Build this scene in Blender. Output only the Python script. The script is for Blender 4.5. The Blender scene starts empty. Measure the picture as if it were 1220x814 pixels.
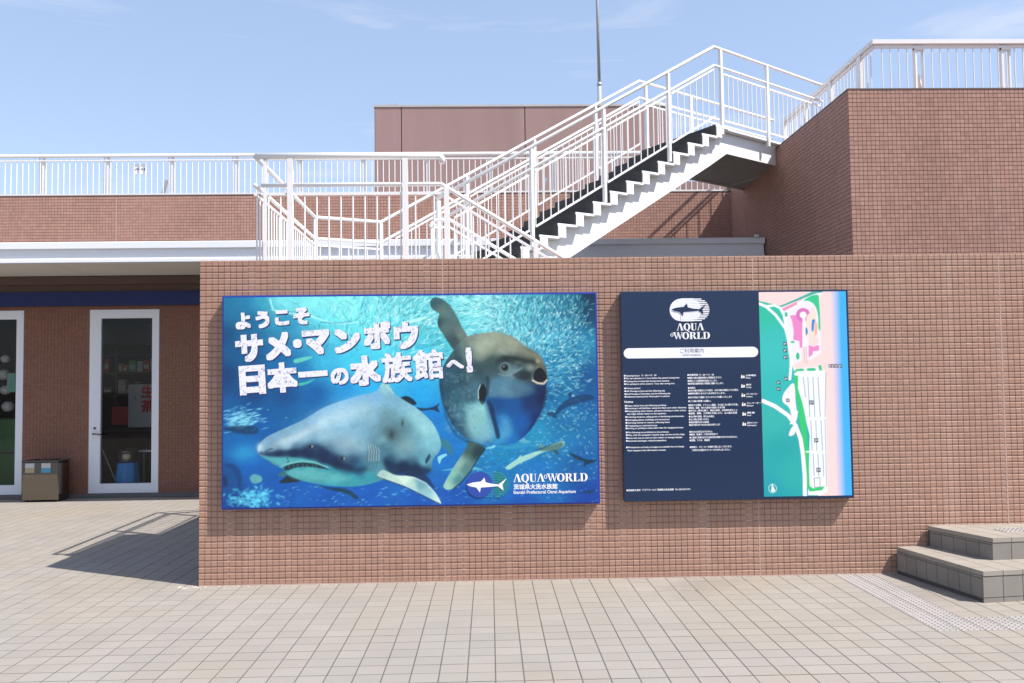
import bpy, math, random
import numpy as np
from mathutils import Vector, Matrix, Quaternion

random.seed(7)
RNG = np.random.default_rng(11)
SC = bpy.context.scene
COL = SC.collection

# ------------------------------------------------------------------ camera
cam_d = bpy.data.cameras.new('camera')
cam = bpy.data.objects.new('camera', cam_d)
COL.objects.link(cam)
SC.camera = cam
cam_d.sensor_fit = 'HORIZONTAL'
cam_d.sensor_width = 36.0
cam_d.lens = 36.0 * 1040.0 / 1220.0
cam_d.clip_start = 0.05
cam_d.clip_end = 3000.0
yaw, pitch, roll = 0.0264, 0.0481, 0.0127
Fv = Vector((math.sin(yaw) * math.cos(pitch), math.cos(yaw) * math.cos(pitch), math.sin(pitch)))
R0 = Vector((math.cos(yaw), -math.sin(yaw), 0.0))
U0 = R0.cross(Fv)
Rv = R0 * math.cos(roll) - U0 * math.sin(roll)
Uv = R0 * math.sin(roll) + U0 * math.cos(roll)
m = Matrix(((Rv.x, Uv.x, -Fv.x, 0.0), (Rv.y, Uv.y, -Fv.y, -6.957), (Rv.z, Uv.z, -Fv.z, 1.55), (0, 0, 0, 1)))
cam.matrix_world = m

# ------------------------------------------------------------------ sky
SUN_DIR = Vector((0.632, -0.339, 1.0)).normalized()      # towards the sun
SUN_EL = math.asin(SUN_DIR.z)
SUN_ROT = math.atan2(SUN_DIR.x, SUN_DIR.y)
W = bpy.data.worlds.new('World')
SC.world = W
W.use_nodes = True
nt = W.node_tree
nt.nodes.clear()
wo = nt.nodes.new('ShaderNodeOutputWorld')
bg = nt.nodes.new('ShaderNodeBackground')
sky = nt.nodes.new('ShaderNodeTexSky')
sky.sky_type = 'NISHITA'
sky.sun_disc = False
sky.sun_elevation = SUN_EL
sky.sun_rotation = SUN_ROT
sky.altitude = 10.0
sky.air_density = 1.0
sky.dust_density = 0.7
sky.ozone_density = 1.2
bg.inputs['Strength'].default_value = 0.15
# thin high cirrus: noise on the sky direction, stretched into slanting streaks
tc = nt.nodes.new('ShaderNodeTexCoord')
mp = nt.nodes.new('ShaderNodeMapping')
mp.inputs['Location'].default_value = (-0.30, 0.1, 1.1)
mp.inputs['Rotation'].default_value = (0, math.radians(22), 0)
mp.inputs['Scale'].default_value = (1.6, 1.6, 13.0)
nt.links.new(tc.outputs['Generated'], mp.inputs[0])
cn = nt.nodes.new('ShaderNodeTexNoise')
cn.inputs['Scale'].default_value = 1.5
cn.inputs['Detail'].default_value = 7.0
cn.inputs['Roughness'].default_value = 0.55
cn.inputs['Distortion'].default_value = 0.5
nt.links.new(mp.outputs[0], cn.inputs['Vector'])
cr = nt.nodes.new('ShaderNodeValToRGB')
cr.color_ramp.elements[0].position = 0.53
cr.color_ramp.elements[0].color = (0, 0, 0, 1)
cr.color_ramp.elements[1].position = 0.78
cr.color_ramp.elements[1].color = (0.95, 0.95, 0.95, 1)
nt.links.new(cn.outputs['Fac'], cr.inputs[0])
mixc = nt.nodes.new('ShaderNodeMixRGB')
mixc.inputs[2].default_value = (3.3, 3.55, 4.1, 1)
nt.links.new(cr.outputs[0], mixc.inputs[0])
hz = nt.nodes.new('ShaderNodeMixRGB'); hz.blend_type = 'MULTIPLY'; hz.inputs[0].default_value = 1.0
hz.inputs[2].default_value = (1.09, 0.965, 0.92, 1)          # slightly hazy, less saturated blue
nt.links.new(sky.outputs[0], hz.inputs[1])
veil = nt.nodes.new('ShaderNodeMixRGB'); veil.inputs[0].default_value = 0.5      # thin even veil of high haze
veil.inputs[2].default_value = (1.75, 2.36, 3.45, 1)
nt.links.new(hz.outputs[0], veil.inputs[1])
nt.links.new(veil.outputs[0], mixc.inputs[1])
nt.links.new(mixc.outputs[0], bg.inputs['Color'])
nt.links.new(bg.outputs[0], wo.inputs[0])

# ------------------------------------------------------------------ sun, exposure
sun_d = bpy.data.lights.new('sun', 'SUN')
sun_d.energy = 4.3
sun_d.angle = math.radians(0.53)
sun_d.color = (1.0, 0.955, 0.88)
sun = bpy.data.objects.new('sun', sun_d)
COL.objects.link(sun)
sun.location = (20, -12, 30)
sun.rotation_euler = Vector((0, 0, -1)).rotation_difference(-SUN_DIR).to_euler()
SC.view_settings.view_transform = 'Standard'
SC.view_settings.look = 'None'
SC.view_settings.exposure = 0.78
SC.view_settings.gamma = 1.0
SC.view_settings.use_curve_mapping = False

# ------------------------------------------------------------------ helpers
def lin(c):
    return tuple(((v / 255.0) / 12.92) if v / 255.0 <= 0.04045 else ((v / 255.0 + 0.055) / 1.055) ** 2.4 for v in c)

def mat(name, col=(0.5, 0.5, 0.5), rough=0.6, metal=0.0, spec=0.5, var=0.0, nscale=4.0, bump=0.0, bscale=80.0, island=0.0, objr=0.0,
        stain=None, coat=0.0):
    """Principled material with noise mottling, per-piece variation and fine bump."""
    M = bpy.data.materials.new(name)
    M.use_nodes = True
    n = M.node_tree.nodes; l = M.node_tree.links
    b = n['Principled BSDF']
    b.inputs['Roughness'].default_value = rough
    b.inputs['Metallic'].default_value = metal
    b.inputs['Specular IOR Level'].default_value = spec
    b.inputs['Coat Weight'].default_value = coat
    base = n.new('ShaderNodeRGB'); base.outputs[0].default_value = (*col, 1)
    cur = base.outputs[0]
    geo = n.new('ShaderNodeNewGeometry')
    def scale_by(fac_socket, amount):
        nonlocal cur
        mr = n.new('ShaderNodeMapRange')
        mr.inputs['To Min'].default_value = 1 - amount; mr.inputs['To Max'].default_value = 1 + amount
        l.new(fac_socket, mr.inputs['Value'])
        vm = n.new('ShaderNodeVectorMath'); vm.operation = 'SCALE'
        l.new(cur, vm.inputs[0]); l.new(mr.outputs[0], vm.inputs['Scale'])
        cur = vm.outputs[0]
    if island:
        scale_by(geo.outputs['Random Per Island'], island)
    if objr:
        oi = n.new('ShaderNodeObjectInfo'); scale_by(oi.outputs['Random'], objr)
    if var:
        nz = n.new('ShaderNodeTexNoise'); nz.inputs['Scale'].default_value = nscale
        nz.inputs['Detail'].default_value = 6; nz.inputs['Roughness'].default_value = 0.62
        l.new(geo.outputs['Position'], nz.inputs['Vector'])
        scale_by(nz.outputs['Fac'], var)
    if stain:
        for (scol, sscale, lo, hi, amt, stretch) in stain:
            mpn = n.new('ShaderNodeMapping'); mpn.inputs['Scale'].default_value = stretch
            l.new(geo.outputs['Position'], mpn.inputs[0])
            nz = n.new('ShaderNodeTexNoise'); nz.inputs['Scale'].default_value = sscale
            nz.inputs['Detail'].default_value = 5
            l.new(mpn.outputs[0], nz.inputs['Vector'])
            mr = n.new('ShaderNodeMapRange')
            mr.inputs['From Min'].default_value = lo; mr.inputs['From Max'].default_value = hi
            mr.inputs['To Max'].default_value = amt
            l.new(nz.outputs['Fac'], mr.inputs['Value'])
            mx = n.new('ShaderNodeMixRGB'); mx.inputs[2].default_value = (*scol, 1)
            l.new(mr.outputs[0], mx.inputs[0]); l.new(cur, mx.inputs[1])
            cur = mx.outputs[0]
    l.new(cur, b.inputs['Base Color'])
    if bump:
        nb = n.new('ShaderNodeTexNoise'); nb.inputs['Scale'].default_value = bscale; nb.inputs['Detail'].default_value = 4
        l.new(geo.outputs['Position'], nb.inputs['Vector'])
        bp = n.new('ShaderNodeBump'); bp.inputs['Strength'].default_value = bump; bp.inputs['Distance'].default_value = 0.003
        l.new(nb.outputs['Fac'], bp.inputs['Height']); l.new(bp.outputs[0], b.inputs['Normal'])
    return M

def glass_mat(name, tint=(0.84, 0.85, 0.85)):
    M = bpy.data.materials.new(name); M.use_nodes = True
    n = M.node_tree.nodes; l = M.node_tree.links; n.clear()
    out = n.new('ShaderNodeOutputMaterial'); mix = n.new('ShaderNodeMixShader')
    tr = n.new('ShaderNodeBsdfTransparent'); tr.inputs[0].default_value = (*tint, 1)
    gl = n.new('ShaderNodeBsdfGlossy'); gl.inputs['Roughness'].default_value = 0.01
    fr = n.new('ShaderNodeFresnel'); fr.inputs['IOR'].default_value = 1.28
    l.new(fr.outputs[0], mix.inputs[0]); l.new(tr.outputs[0], mix.inputs[1]); l.new(gl.outputs[0], mix.inputs[2])
    l.new(mix.outputs[0], out.inputs[0])
    return M

def print_mat(name, rough=0.35, spec=0.4):
    """Flat print: colour comes from the panel's own colour attribute."""
    M = bpy.data.materials.new(name); M.use_nodes = True
    n = M.node_tree.nodes; l = M.node_tree.links
    b = n['Principled BSDF']
    a = n.new('ShaderNodeAttribute'); a.attribute_name = 'print'
    l.new(a.outputs['Color'], b.inputs['Base Color'])
    b.inputs['Roughness'].default_value = rough
    b.inputs['Specular IOR Level'].default_value = spec
    return M

class MB:
    def __init__(self):
        self.v = []; self.f = []; self.mi = []
    def add(self, vs, fs, mi=0):
        o = len(self.v)
        self.v.extend([tuple(p) for p in vs])
        for f in fs:
            self.f.append(tuple(i + o for i in f)); self.mi.append(mi)
        return self
    def box(self, x0, x1, y0, y1, z0, z1, mi=0):
        vs = [(x, y, z) for z in (z0, z1) for y in (y0, y1) for x in (x0, x1)]
        return self.add(vs, [(0, 2, 3, 1), (4, 5, 7, 6), (0, 1, 5, 4), (1, 3, 7, 5), (3, 2, 6, 7), (2, 0, 4, 6)], mi)
    def bevbox(self, x0, x1, y0, y1, z0, z1, b, mi=0):
        """box with chamfered edges"""
        vs = []; X = (x0, x1); Y = (y0, y1); Z = (z0, z1)
        idx = {}
        for i in (0, 1):
            for j in (0, 1):
                for k in (0, 1):
                    sx, sy, sz = (b if i == 0 else -b), (b if j == 0 else -b), (b if k == 0 else -b)
                    idx[(i, j, k, 0)] = len(vs); vs.append((X[i], Y[j] + sy, Z[k] + sz))
                    idx[(i, j, k, 1)] = len(vs); vs.append((X[i] + sx, Y[j], Z[k] + sz))
                    idx[(i, j, k, 2)] = len(vs); vs.append((X[i] + sx, Y[j] + sy, Z[k]))
        g = lambda i, j, k, a: idx[(i, j, k, a)]
        fs = []
        for i in (0, 1):
            q = [g(i, 0, 0, 0), g(i, 0, 1, 0), g(i, 1, 1, 0), g(i, 1, 0, 0)]; fs.append(q if i == 0 else q[::-1])
            q = [g(0, i, 0, 1), g(1, i, 0, 1), g(1, i, 1, 1), g(0, i, 1, 1)]; fs.append(q if i == 0 else q[::-1])
            q = [g(0, 0, i, 2), g(0, 1, i, 2), g(1, 1, i, 2), g(1, 0, i, 2)]; fs.append(q if i == 0 else q[::-1])
        for i in (0, 1):
            for j in (0, 1):
                fs.append([g(i, j, 0, 0), g(i, j, 1, 0), g(i, j, 1, 1), g(i, j, 0, 1)])
                fs.append([g(i, 0, j, 0), g(i, 1, j, 0), g(i, 1, j, 2), g(i, 0, j, 2)])
                fs.append([g(0, i, j, 1), g(1, i, j, 1), g(1, i, j, 2), g(0, i, j, 2)])
                for k in (0, 1):
                    fs.append([g(i, j, k, 0), g(i, j, k, 1), g(i, j, k, 2)])
        return self.add(vs, fs, mi)
    def obox(self, p0, p1, w, h, up=(0, 0, 1), mi=0):
        """square bar from p0 to p1"""
        p0 = Vector(p0); p1 = Vector(p1); d = (p1 - p0).normalized(); up = Vector(up)
        if abs(d.dot(up)) > 0.98: up = Vector((1, 0, 0))
        s = d.cross(up).normalized(); u = s.cross(d)
        vs = [p + s * a * w / 2 + u * b * h / 2 for p in (p0, p1) for a, b in ((-1, -1), (1, -1), (1, 1), (-1, 1))]
        return self.add(vs, [(3, 2, 1, 0), (4, 5, 6, 7), (0, 1, 5, 4), (1, 2, 6, 5), (2, 3, 7, 6), (3, 0, 4, 7)], mi)
    def tube(self, pts, r, n=10, caps=True, mi=0):
        P = [Vector(p) for p in pts]
        rings = []
        for i, p in enumerate(P):
            if i == 0: t = P[1] - P[0]
            elif i == len(P) - 1: t = P[-1] - P[-2]
            else: t = (P[i + 1] - P[i]).normalized() + (P[i] - P[i - 1]).normalized()
            t.normalize()
            ref = Vector((0, 0, 1)) if abs(t.z) < 0.9 else Vector((1, 0, 0))
            a = t.cross(ref).normalized(); b = a.cross(t)
            sc = 1.0
            if 0 < i < len(P) - 1:
                c = (P[i + 1] - P[i]).normalized().dot((P[i] - P[i - 1]).normalized())
                sc = 1.0 / max(0.5, math.sqrt((1 + c) / 2))
            rings.append((p, a, b, sc))
        vs = []
        for i, (p, a, b, sc) in enumerate(rings):
            rr = r[i] if isinstance(r, (list, tuple)) else r
            for k in range(n):
                an = 2 * math.pi * k / n
                vs.append(p + (a * math.cos(an) + b * math.sin(an)) * rr)
        fs = []
        for i in range(len(P) - 1):
            for k in range(n):
                k2 = (k + 1) % n
                fs.append((i * n + k, i * n + k2, (i + 1) * n + k2, (i + 1) * n + k))
        if caps:
            fs.append(tuple(range(n - 1, -1, -1)))
            fs.append(tuple((len(P) - 1) * n + k for k in range(n)))
        return self.add(vs, fs, mi)
    def prism(self, poly, f0, f1, mi=0, mis=None):
        """poly: list of 2D points; f0,f1: maps 2D->3D for both caps"""
        n = len(poly)
        vs = [f0(*p) for p in poly] + [f1(*p) for p in poly]
        fs = [tuple(range(n)), tuple(range(2 * n - 1, n - 1, -1))]
        fs += [(i, i + n, (i + 1) % n + n, (i + 1) % n) for i in range(n)]
        return self.add(vs, fs, mi)
    def mesh(self, name, mats, loc=(0, 0, 0), smooth=False):
        me = bpy.data.meshes.new(name)
        L = Vector(loc)
        me.from_pydata([tuple(Vector(p) - L) for p in self.v], [], self.f)
        for mm in (mats if isinstance(mats, (list, tuple)) else [mats]):
            me.materials.append(mm)
        if any(self.mi): me.polygons.foreach_set('material_index', self.mi)
        if smooth: me.polygons.foreach_set('use_smooth', [True] * len(me.polygons))
        me.update()
        return me
    def build(self, name, mats, parent=None, smooth=False, loc=None):
        base = wloc(parent) if parent is not None else (Vector(loc) if loc is not None else Vector((0, 0, 0)))
        o = bpy.data.objects.new(name, self.mesh(name, mats, base, smooth))
        COL.objects.link(o)
        if parent is not None: o.parent = parent
        else: o.location = base
        return o

def wloc(o):
    p = Vector((0, 0, 0))
    while o is not None:
        p += o.location; o = o.parent
    return p

def inst(me, name, parent, loc, rot=None):
    o = bpy.data.objects.new(name, me); COL.objects.link(o)
    if parent is not None: o.parent = parent
    o.location = Vector(loc) - (wloc(parent) if parent is not None else Vector((0, 0, 0)))
    if rot is not None: o.rotation_euler = rot
    return o

def tag(o, label=None, cat=None, group=None, kind=None):
    if label: o['label'] = label
    if cat: o['category'] = cat
    if group: o['group'] = group
    if kind: o['kind'] = kind
    return o

def thing(name, label, cat, loc=(0, 0, 0), group=None):
    o = bpy.data.objects.new(name, None); o.empty_display_size = 0.2
    COL.objects.link(o); o.location = loc
    return tag(o, label, cat, group)

def np_mesh(name, V, F, mats, parent=None, attr=None):
    """V (n,3) world coords, F (m,4) quads"""
    me = bpy.data.meshes.new(name)
    base = np.array(wloc(parent)) if parent is not None else np.zeros(3)
    V = np.asarray(V, np.float32) - base.astype(np.float32)
    k = F.shape[1]
    me.vertices.add(len(V)); me.vertices.foreach_set('co', V.ravel())
    me.loops.add(F.size); me.loops.foreach_set('vertex_index', F.astype(np.int32).ravel())
    me.polygons.add(len(F)); me.polygons.foreach_set('loop_start', np.arange(0, F.size, k, dtype=np.int32))
    me.update(calc_edges=True)
    me.shade_flat()
    for mm in (mats if isinstance(mats, (list, tuple)) else [mats]): me.materials.append(mm)
    if attr is not None:
        ca = me.color_attributes.new('print', 'FLOAT_COLOR', 'POINT')
        ca.data.foreach_set('color', np.concatenate([attr, np.ones((len(attr), 1))], 1).astype(np.float32).ravel())
    o = bpy.data.objects.new(name, me); COL.objects.link(o)
    if parent is not None: o.parent = parent
    return o

def tiles(name, origin, U, Vd, Nn, nu, nv, pu, pv, gu, gv, depth, mats, parent, keep=None, ribs=False, jitter=0.0006, stuff=True):
    """a field of raised tiles as one joined mesh. origin = lower-left corner on the backing plane."""
    O = np.array(origin, float); U = np.array(U, float); Vd = np.array(Vd, float); Nn = np.array(Nn, float)
    ii, jj = np.meshgrid(np.arange(nu), np.arange(nv), indexing='ij')
    ii = ii.ravel(); jj = jj.ravel()
    if keep is not None:
        cu = (ii + .5) * pu; cv = (jj + .5) * pv
        k = keep(cu, cv); ii = ii[k]; jj = jj[k]
    n = len(ii)
    u0 = ii * pu + gu / 2; u1 = (ii + 1) * pu - gu / 2
    v0 = jj * pv + gv / 2; v1 = (jj + 1) * pv - gv / 2
    d = depth + RNG.normal(0, jitter, n)
    t1 = RNG.normal(0, jitter, n); t2 = RNG.normal(0, jitter, n)
    H = v1 - v0
    if ribs:   # two rounded ribs with a groove across the middle
        prof = [(0.0, -0.99), (0.07, -0.3), (0.20, 0.0), (0.40, -0.02), (0.48, -0.14), (0.52, -0.14), (0.60, 0.0), (0.84, 0.03), (0.93, -0.22), (1.0, -0.99)]
    else:
        prof = [(0.0, -0.99), (0.03, 0.0), (0.97, 0.0), (1.0, -0.99)]
    vs = []
    npf = len(prof)
    for (fv, fd) in prof:
        for s, uu in ((-1, u0), (1, u1)):
            vv = v0 + fv * H
            dd = d * (1 + fd) + (t1 * s + t2 * (fv - .5) * 2) * (fd > -0.9)
            vs.append(O + uu[:, None] * U + vv[:, None] * Vd + dd[:, None] * Nn)
    # side feet for the two ends
    V = np.stack(vs, 1)                       # n, 2*npf, 3
    base = (np.arange(n) * (2 * npf))[:, None]
    q = []
    for k in range(npf - 1):
        q.append([2 * k, 2 * k + 1, 2 * k + 3, 2 * k + 2])
    # side faces (left and right) down to the backing
    F = []
    for a in q: F.append(base + np.array(a))
    extra = []
    for s, uu in ((0, u0), (1, u1)):
        lo = O + uu[:, None] * U + v0[:, None] * Vd + 0 * d[:, None] * Nn
        hi = O + uu[:, None] * U + v1[:, None] * Vd + 0 * d[:, None] * Nn
        extra += [lo, hi]
    V = np.concatenate([V, np.stack(extra, 1)], 1)
    m_ = 2 * npf + 4
    base = (np.arange(n) * m_)[:, None]
    F = []
    for a in q: F.append(base + np.array(a))
    for s, b in ((0, 2 * npf), (1, 2 * npf + 2)):
        a0 = 2 * 1 + s; a1 = 2 * (npf - 2) + s
        qq = [b, b + 1, a1, a0] if s == 1 else [b, a0, a1, b + 1]
        F.append(base + np.array(qq))
    F = np.concatenate(F, 0)
    V = V.reshape(-1, 3)
    if np.dot(np.cross(U, Vd), Nn) < 0: F = F[:, ::-1]
    o = np_mesh(name, V, F, mats, parent)
    if stuff: o['kind'] = 'stuff'
    return o

# ------------------------------------------------------------------ materials
TILE = lin((196, 143, 122))
M_tile = mat('wall_tile', (0.352, 0.206, 0.150), 0.5, spec=0.35, var=0.09, nscale=0.8, island=0.055, bump=0.15, bscale=160,
             stain=[((0.55, 0.40, 0.34), 5.0, 0.60, 0.80, 0.36, (1.0, 1.0, 0.08)), ((0.22, 0.135, 0.105), 3.0, 0.60, 0.80, 0.25, (1.6, 1.0, 0.2))])
M_seal = mat('joint_sealant', (0.42, 0.305, 0.26), 0.8, var=0.3, nscale=5)
M_grout = mat('wall_grout', (0.215, 0.128, 0.098), 0.9, var=0.25, nscale=3,
              stain=[((0.62, 0.50, 0.44), 2.2, 0.52, 0.66, 0.8, (5.0, 1.0, 0.22))])
M_tile_far = mat('building_tile', (0.392, 0.228, 0.182), 0.75, spec=0.15, var=0.14, nscale=0.9, island=0.08,
                 stain=[((0.27, 0.16, 0.125), 2.2, 0.56, 0.78, 0.28, (1.2, 1.2, 0.18)), ((0.52, 0.38, 0.33), 3.0, 0.62, 0.8, 0.35, (1.5, 1.5, 0.1))])
M_grout_far = mat('building_grout', (0.25, 0.145, 0.115), 0.9, var=0.2, nscale=3)
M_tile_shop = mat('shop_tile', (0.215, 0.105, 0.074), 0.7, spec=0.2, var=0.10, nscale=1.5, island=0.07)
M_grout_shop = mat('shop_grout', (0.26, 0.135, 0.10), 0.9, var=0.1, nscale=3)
M_white = mat('white_steel_paint', (0.80, 0.80, 0.80), 0.38, spec=0.5, var=0.03, nscale=3,
              stain=[((0.62, 0.52, 0.42), 9.0, 0.66, 0.80, 0.30, (1, 1, 0.4))])
M_white_rail = mat('white_rail_paint', (0.74, 0.725, 0.72), 0.4, var=0.04, nscale=4,
                   stain=[((0.50, 0.38, 0.28), 7.0, 0.66, 0.80, 0.35, (1, 1, 0.5))])
M_sticker = mat('sticker_white', (0.45, 0.45, 0.44), 0.5)
M_grit = mat('pale_grit', (0.48, 0.44, 0.38), 0.9, island=0.3)
M_dark_step = mat('dark_step_rubber', (0.045, 0.043, 0.042), 0.75, var=0.35, nscale=9)
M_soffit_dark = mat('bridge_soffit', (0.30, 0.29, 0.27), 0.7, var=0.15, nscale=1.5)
M_alu = mat('canopy_trim', (0.74, 0.75, 0.78), 0.35, var=0.04, nscale=2)
M_soffit = mat('canopy_soffit', (0.66, 0.63, 0.58), 0.8, var=0.06, nscale=1.2)
M_blueband = mat('blue_fascia_band', (0.010, 0.018, 0.10), 0.3, spec=0.25, var=0.15, nscale=0.8)
M_brown = mat('brown_trim', (0.10, 0.058, 0.045), 0.6, var=0.15)
M_pave = mat('paving_tile', (0.276, 0.250, 0.224), 0.75, spec=0.3, island=0.045, objr=0.045, var=0.12, nscale=1.2, bump=0.2, bscale=300,
             stain=[((0.30, 0.252, 0.19), 0.8, 0.46, 0.72, 0.5, (1, 1, 1)), ((0.17, 0.155, 0.14), 0.9, 0.58, 0.75, 0.35, (1, 1, 1)), ((0.12, 0.11, 0.10), 26.0, 0.70, 0.76, 0.45, (1, 1, 1))])
M_pave_grout = mat('paving_grout', (0.105, 0.095, 0.086), 0.95, var=0.35, nscale=6)
M_pave_far = mat('plaza_sheet', (0.42, 0.39, 0.36), 0.85, var=0.1, nscale=1)
M_tact = mat('tactile_tile', (0.315, 0.288, 0.275), 0.7, island=0.05, objr=0.05, var=0.1, nscale=5)
M_step = mat('step_tile', (0.222, 0.200, 0.176), 0.75, objr=0.07, var=0.16, nscale=7, bump=0.25, bscale=260)
M_step_top = mat('step_cap', (0.300, 0.265, 0.228), 0.75, objr=0.06, var=0.12, nscale=6, bump=0.2, bscale=260)
M_step_grout = mat('step_grout', (0.09, 0.085, 0.075), 0.9)
M_frame = mat('door_frame_aluminium', (0.70, 0.72, 0.76), 0.4, var=0.03)
M_glass = glass_mat('door_glass')
M_steel = mat('stainless_steel', (0.20, 0.172, 0.142), 0.14, metal=1.0, var=0.08, nscale=3, bump=0.25, bscale=9)
M_darksteel = mat('dark_steel', (0.10, 0.095, 0.09), 0.35, metal=0.6)
M_board_blue = mat('board_frame_blue', (0.012, 0.035, 0.30), 0.35)
M_board_navy = mat('board_navy', (0.012, 0.028, 0.072), 0.2, spec=0.35, var=0.04, nscale=1.5)
M_print = print_mat('board_print')
M_letter = mat('print_white', (0.74, 0.73, 0.80), 0.45, var=0.03,
               stain=[((0.25, 0.24, 0.30), 60.0, 0.60, 0.63, 0.75, (1, 1, 1)), ((0.45, 0.42, 0.48), 28.0, 0.62, 0.64, 0.7, (1, 1, 1))])
M_plainwhite = mat('print_plain_white', (0.80, 0.80, 0.84), 0.4)
M_lettershadow = mat('print_shadow_blue', (0.012, 0.030, 0.125), 0.45)
M_logoblue = mat('logo_blue', (0.02, 0.06, 0.33), 0.4)
M_logogreen = mat('logo_green', (0.02, 0.25, 0.22), 0.4)
M_logocyan = mat('logo_cyan', (0.02, 0.22, 0.42), 0.4)
M_black = mat('black', (0.012, 0.012, 0.013), 0.5)
M_greytext = mat('grey_text', (0.16, 0.17, 0.22), 0.5)
M_panel = mat('back_building_panel', (0.292, 0.186, 0.172), 0.7, var=0.10, nscale=0.35, objr=0.03, bump=0.05, bscale=40,
              stain=[((0.21, 0.135, 0.125), 1.2, 0.52, 0.75, 0.4, (1.5, 1.5, 0.12)), ((0.38, 0.27, 0.25), 1.6, 0.58, 0.8, 0.35, (2.0, 2.0, 0.1))])
M_joint = mat('panel_joint', (0.12, 0.075, 0.07), 0.8)
M_concrete = mat('concrete_cap', (0.42, 0.39, 0.37), 0.8, var=0.15, nscale=3)
M_pole = mat('galvanised_pole', (0.40, 0.41, 0.42), 0.45, metal=0.35, var=0.1, nscale=2)
M_roof = mat('roof_deck', (0.38, 0.36, 0.34), 0.9, var=0.1)
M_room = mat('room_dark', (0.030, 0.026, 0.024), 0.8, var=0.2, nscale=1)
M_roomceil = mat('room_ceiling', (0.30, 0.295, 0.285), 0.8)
M_counter = mat('counter_dark', (0.05, 0.035, 0.03), 0.5)
M_red = mat('red_card', (0.55, 0.03, 0.03), 0.6)
M_bucket = mat('blue_plastic', (0.05, 0.33, 0.80), 0.4)
M_pot = mat('steel_pot', (0.45, 0.43, 0.40), 0.3, metal=0.9)
M_whitecloth = mat('white_banner', (0.50, 0.50, 0.50), 0.8)
M_green = mat('green_plastic', (0.05, 0.17, 0.05), 0.5)
M_greensign = mat('green_card', (0.22, 0.55, 0.42), 0.6)
M_sand = mat('sticker_sand', (0.34, 0.28, 0.15), 0.5)
M_cyan = mat('sticker_cyan', (0.06, 0.27, 0.42), 0.5)
MERCH = [mat('goods_%s' % k, c, 0.6) for k, c in
         dict(red=(0.5, .05, .04), cream=(.6, .5, .35), green=(.12, .4, .1), orange=(.6, .25, .05), white=(.65, .65, .62), brown=(.25, .12, .06)).items()]
# ================================================================== SETTING
PX, PY = 0.1507, 0.145
X0 = -0.2869
ground = MB().add([(-400, -400, -0.0014), (400, -400, -0.0014), (400, 400, -0.0014), (-400, 400, -0.0014)], [(0, 1, 2, 3)]).build('ground', M_pave_grout)
tag(ground, kind='structure')
# paving: nearest 296 tiles one by one, the rest joined
k_lo, k_hi = -16, 20
r_lo, r_hi = 8, 15
tm = MB().bevbox(0.0035, PX - 0.0035, 0.0035, PY - 0.0035, -0.0014, 0, 0.0006).mesh('paving_tile', M_pave)
for r in range(r_lo, r_hi + 1):
    for k in range(k_lo, k_hi + 1):
        if X0 + (k + 1) * PX > 2.74 and r in (9, 10): continue
        o = inst(tm, 'paving_tile', ground, (X0 + k * PX, -(r + 1) * PY, random.uniform(-0.0004, 0.0004)))
kx0, kx1, ry0, ry1 = -100, 62, -39, 62      # whole field
def pave_keep(cu, cv):
    k = np.floor(cu / PX).astype(int) + kx0
    y = -(ry1) * PY + cv
    x = X0 + kx0 * PX + cu
    r = np.floor(-y / PY).astype(int)
    single = (k >= k_lo) & (k <= k_hi) & (r >= r_lo) & (r <= r_hi)
    tact = ((k >= 20) & (k <= 21) & (r >= 0) & (r <= 10)) | ((k >= 20) & (r >= 9) & (r <= 10))
    inwall = (x > -2.2) & (y > 0.05) & (y < 5.6)
    return ~(single | tact | inwall)
pf = tiles('paving_field', (X0 + kx0 * PX, -ry1 * PY, -0.0014), (1, 0, 0), (0, 1, 0), (0, 0, 1), kx1 - kx0, ry1 - ry0, PX, PY, 0.007, 0.007, 0.0014,
           M_pave, ground, keep=pave_keep, jitter=0.00025)
# tactile warning tiles with truncated domes
tb = MB().bevbox(0.003, PX - 0.003, 0.002, PY - 0.002, -0.0045, 0.0005, 0.001)
for a in range(4):
    for b in range(4):
        cx, cy = (a + .5) * PX / 4, (b + .5) * PY / 4
        ring = lambda r, z: [(cx + r * math.cos(t * math.pi / 3), cy + r * math.sin(t * math.pi / 3), z) for t in range(6)]
        tb.add(ring(.0125, 0.0004) + ring(.0085, .0055), [(i, (i + 1) % 6, (i + 1) % 6 + 6, i + 6) for i in range(6)] + [tuple(range(6, 12))])
tbm = tb.mesh('tactile_tile', M_tact)
spots = [(k, r) for k in (20, 21) for r in range(0, 9)] + [(k, r) for k in range(20, 48) for r in (9, 10)]
for (k, r) in spots:
    inst(tbm, 'tactile_tile', ground, (X0 + k * PX, -(r + 1) * PY, 0))

# ------------------------------------------------------------------ front tiled wall
fw = thing('tiled_wall', 'long brown mosaic tiled wall that carries the two sign boards', 'wall', (-2.285, 0, 0))
WH = 2.555
MB().box(-2.281, 8.0, 0.006, 0.30, -0.02, WH - 0.006).box(-2.279, -2.0, 0.30, 1.65, -0.02, WH - 0.008).build('wall_core', M_grout, fw)
tiles('tile_facing', (-2.288, 0.006, 0.0), (1, 0, 0), (0, 0, 1), (0, -1, 0), 214, 53, 0.04805, WH / 53, 0.0040, 0.0042, 0.0045, M_tile, fw, ribs=True, jitter=0.00025)
MB().box(-2.285, 8.0, -.007, .0015, -.001, .006).build('mortar_fillet', M_seal, fw)
for kx in (40, 92, 134, 172):
    xj = -2.288 + .04805 * kx
    MB().box(xj - .0045, xj + .0045, 0.0012, 0.0058, 0.002, WH - .01).build('sealant_joint', M_seal, fw)
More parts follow.
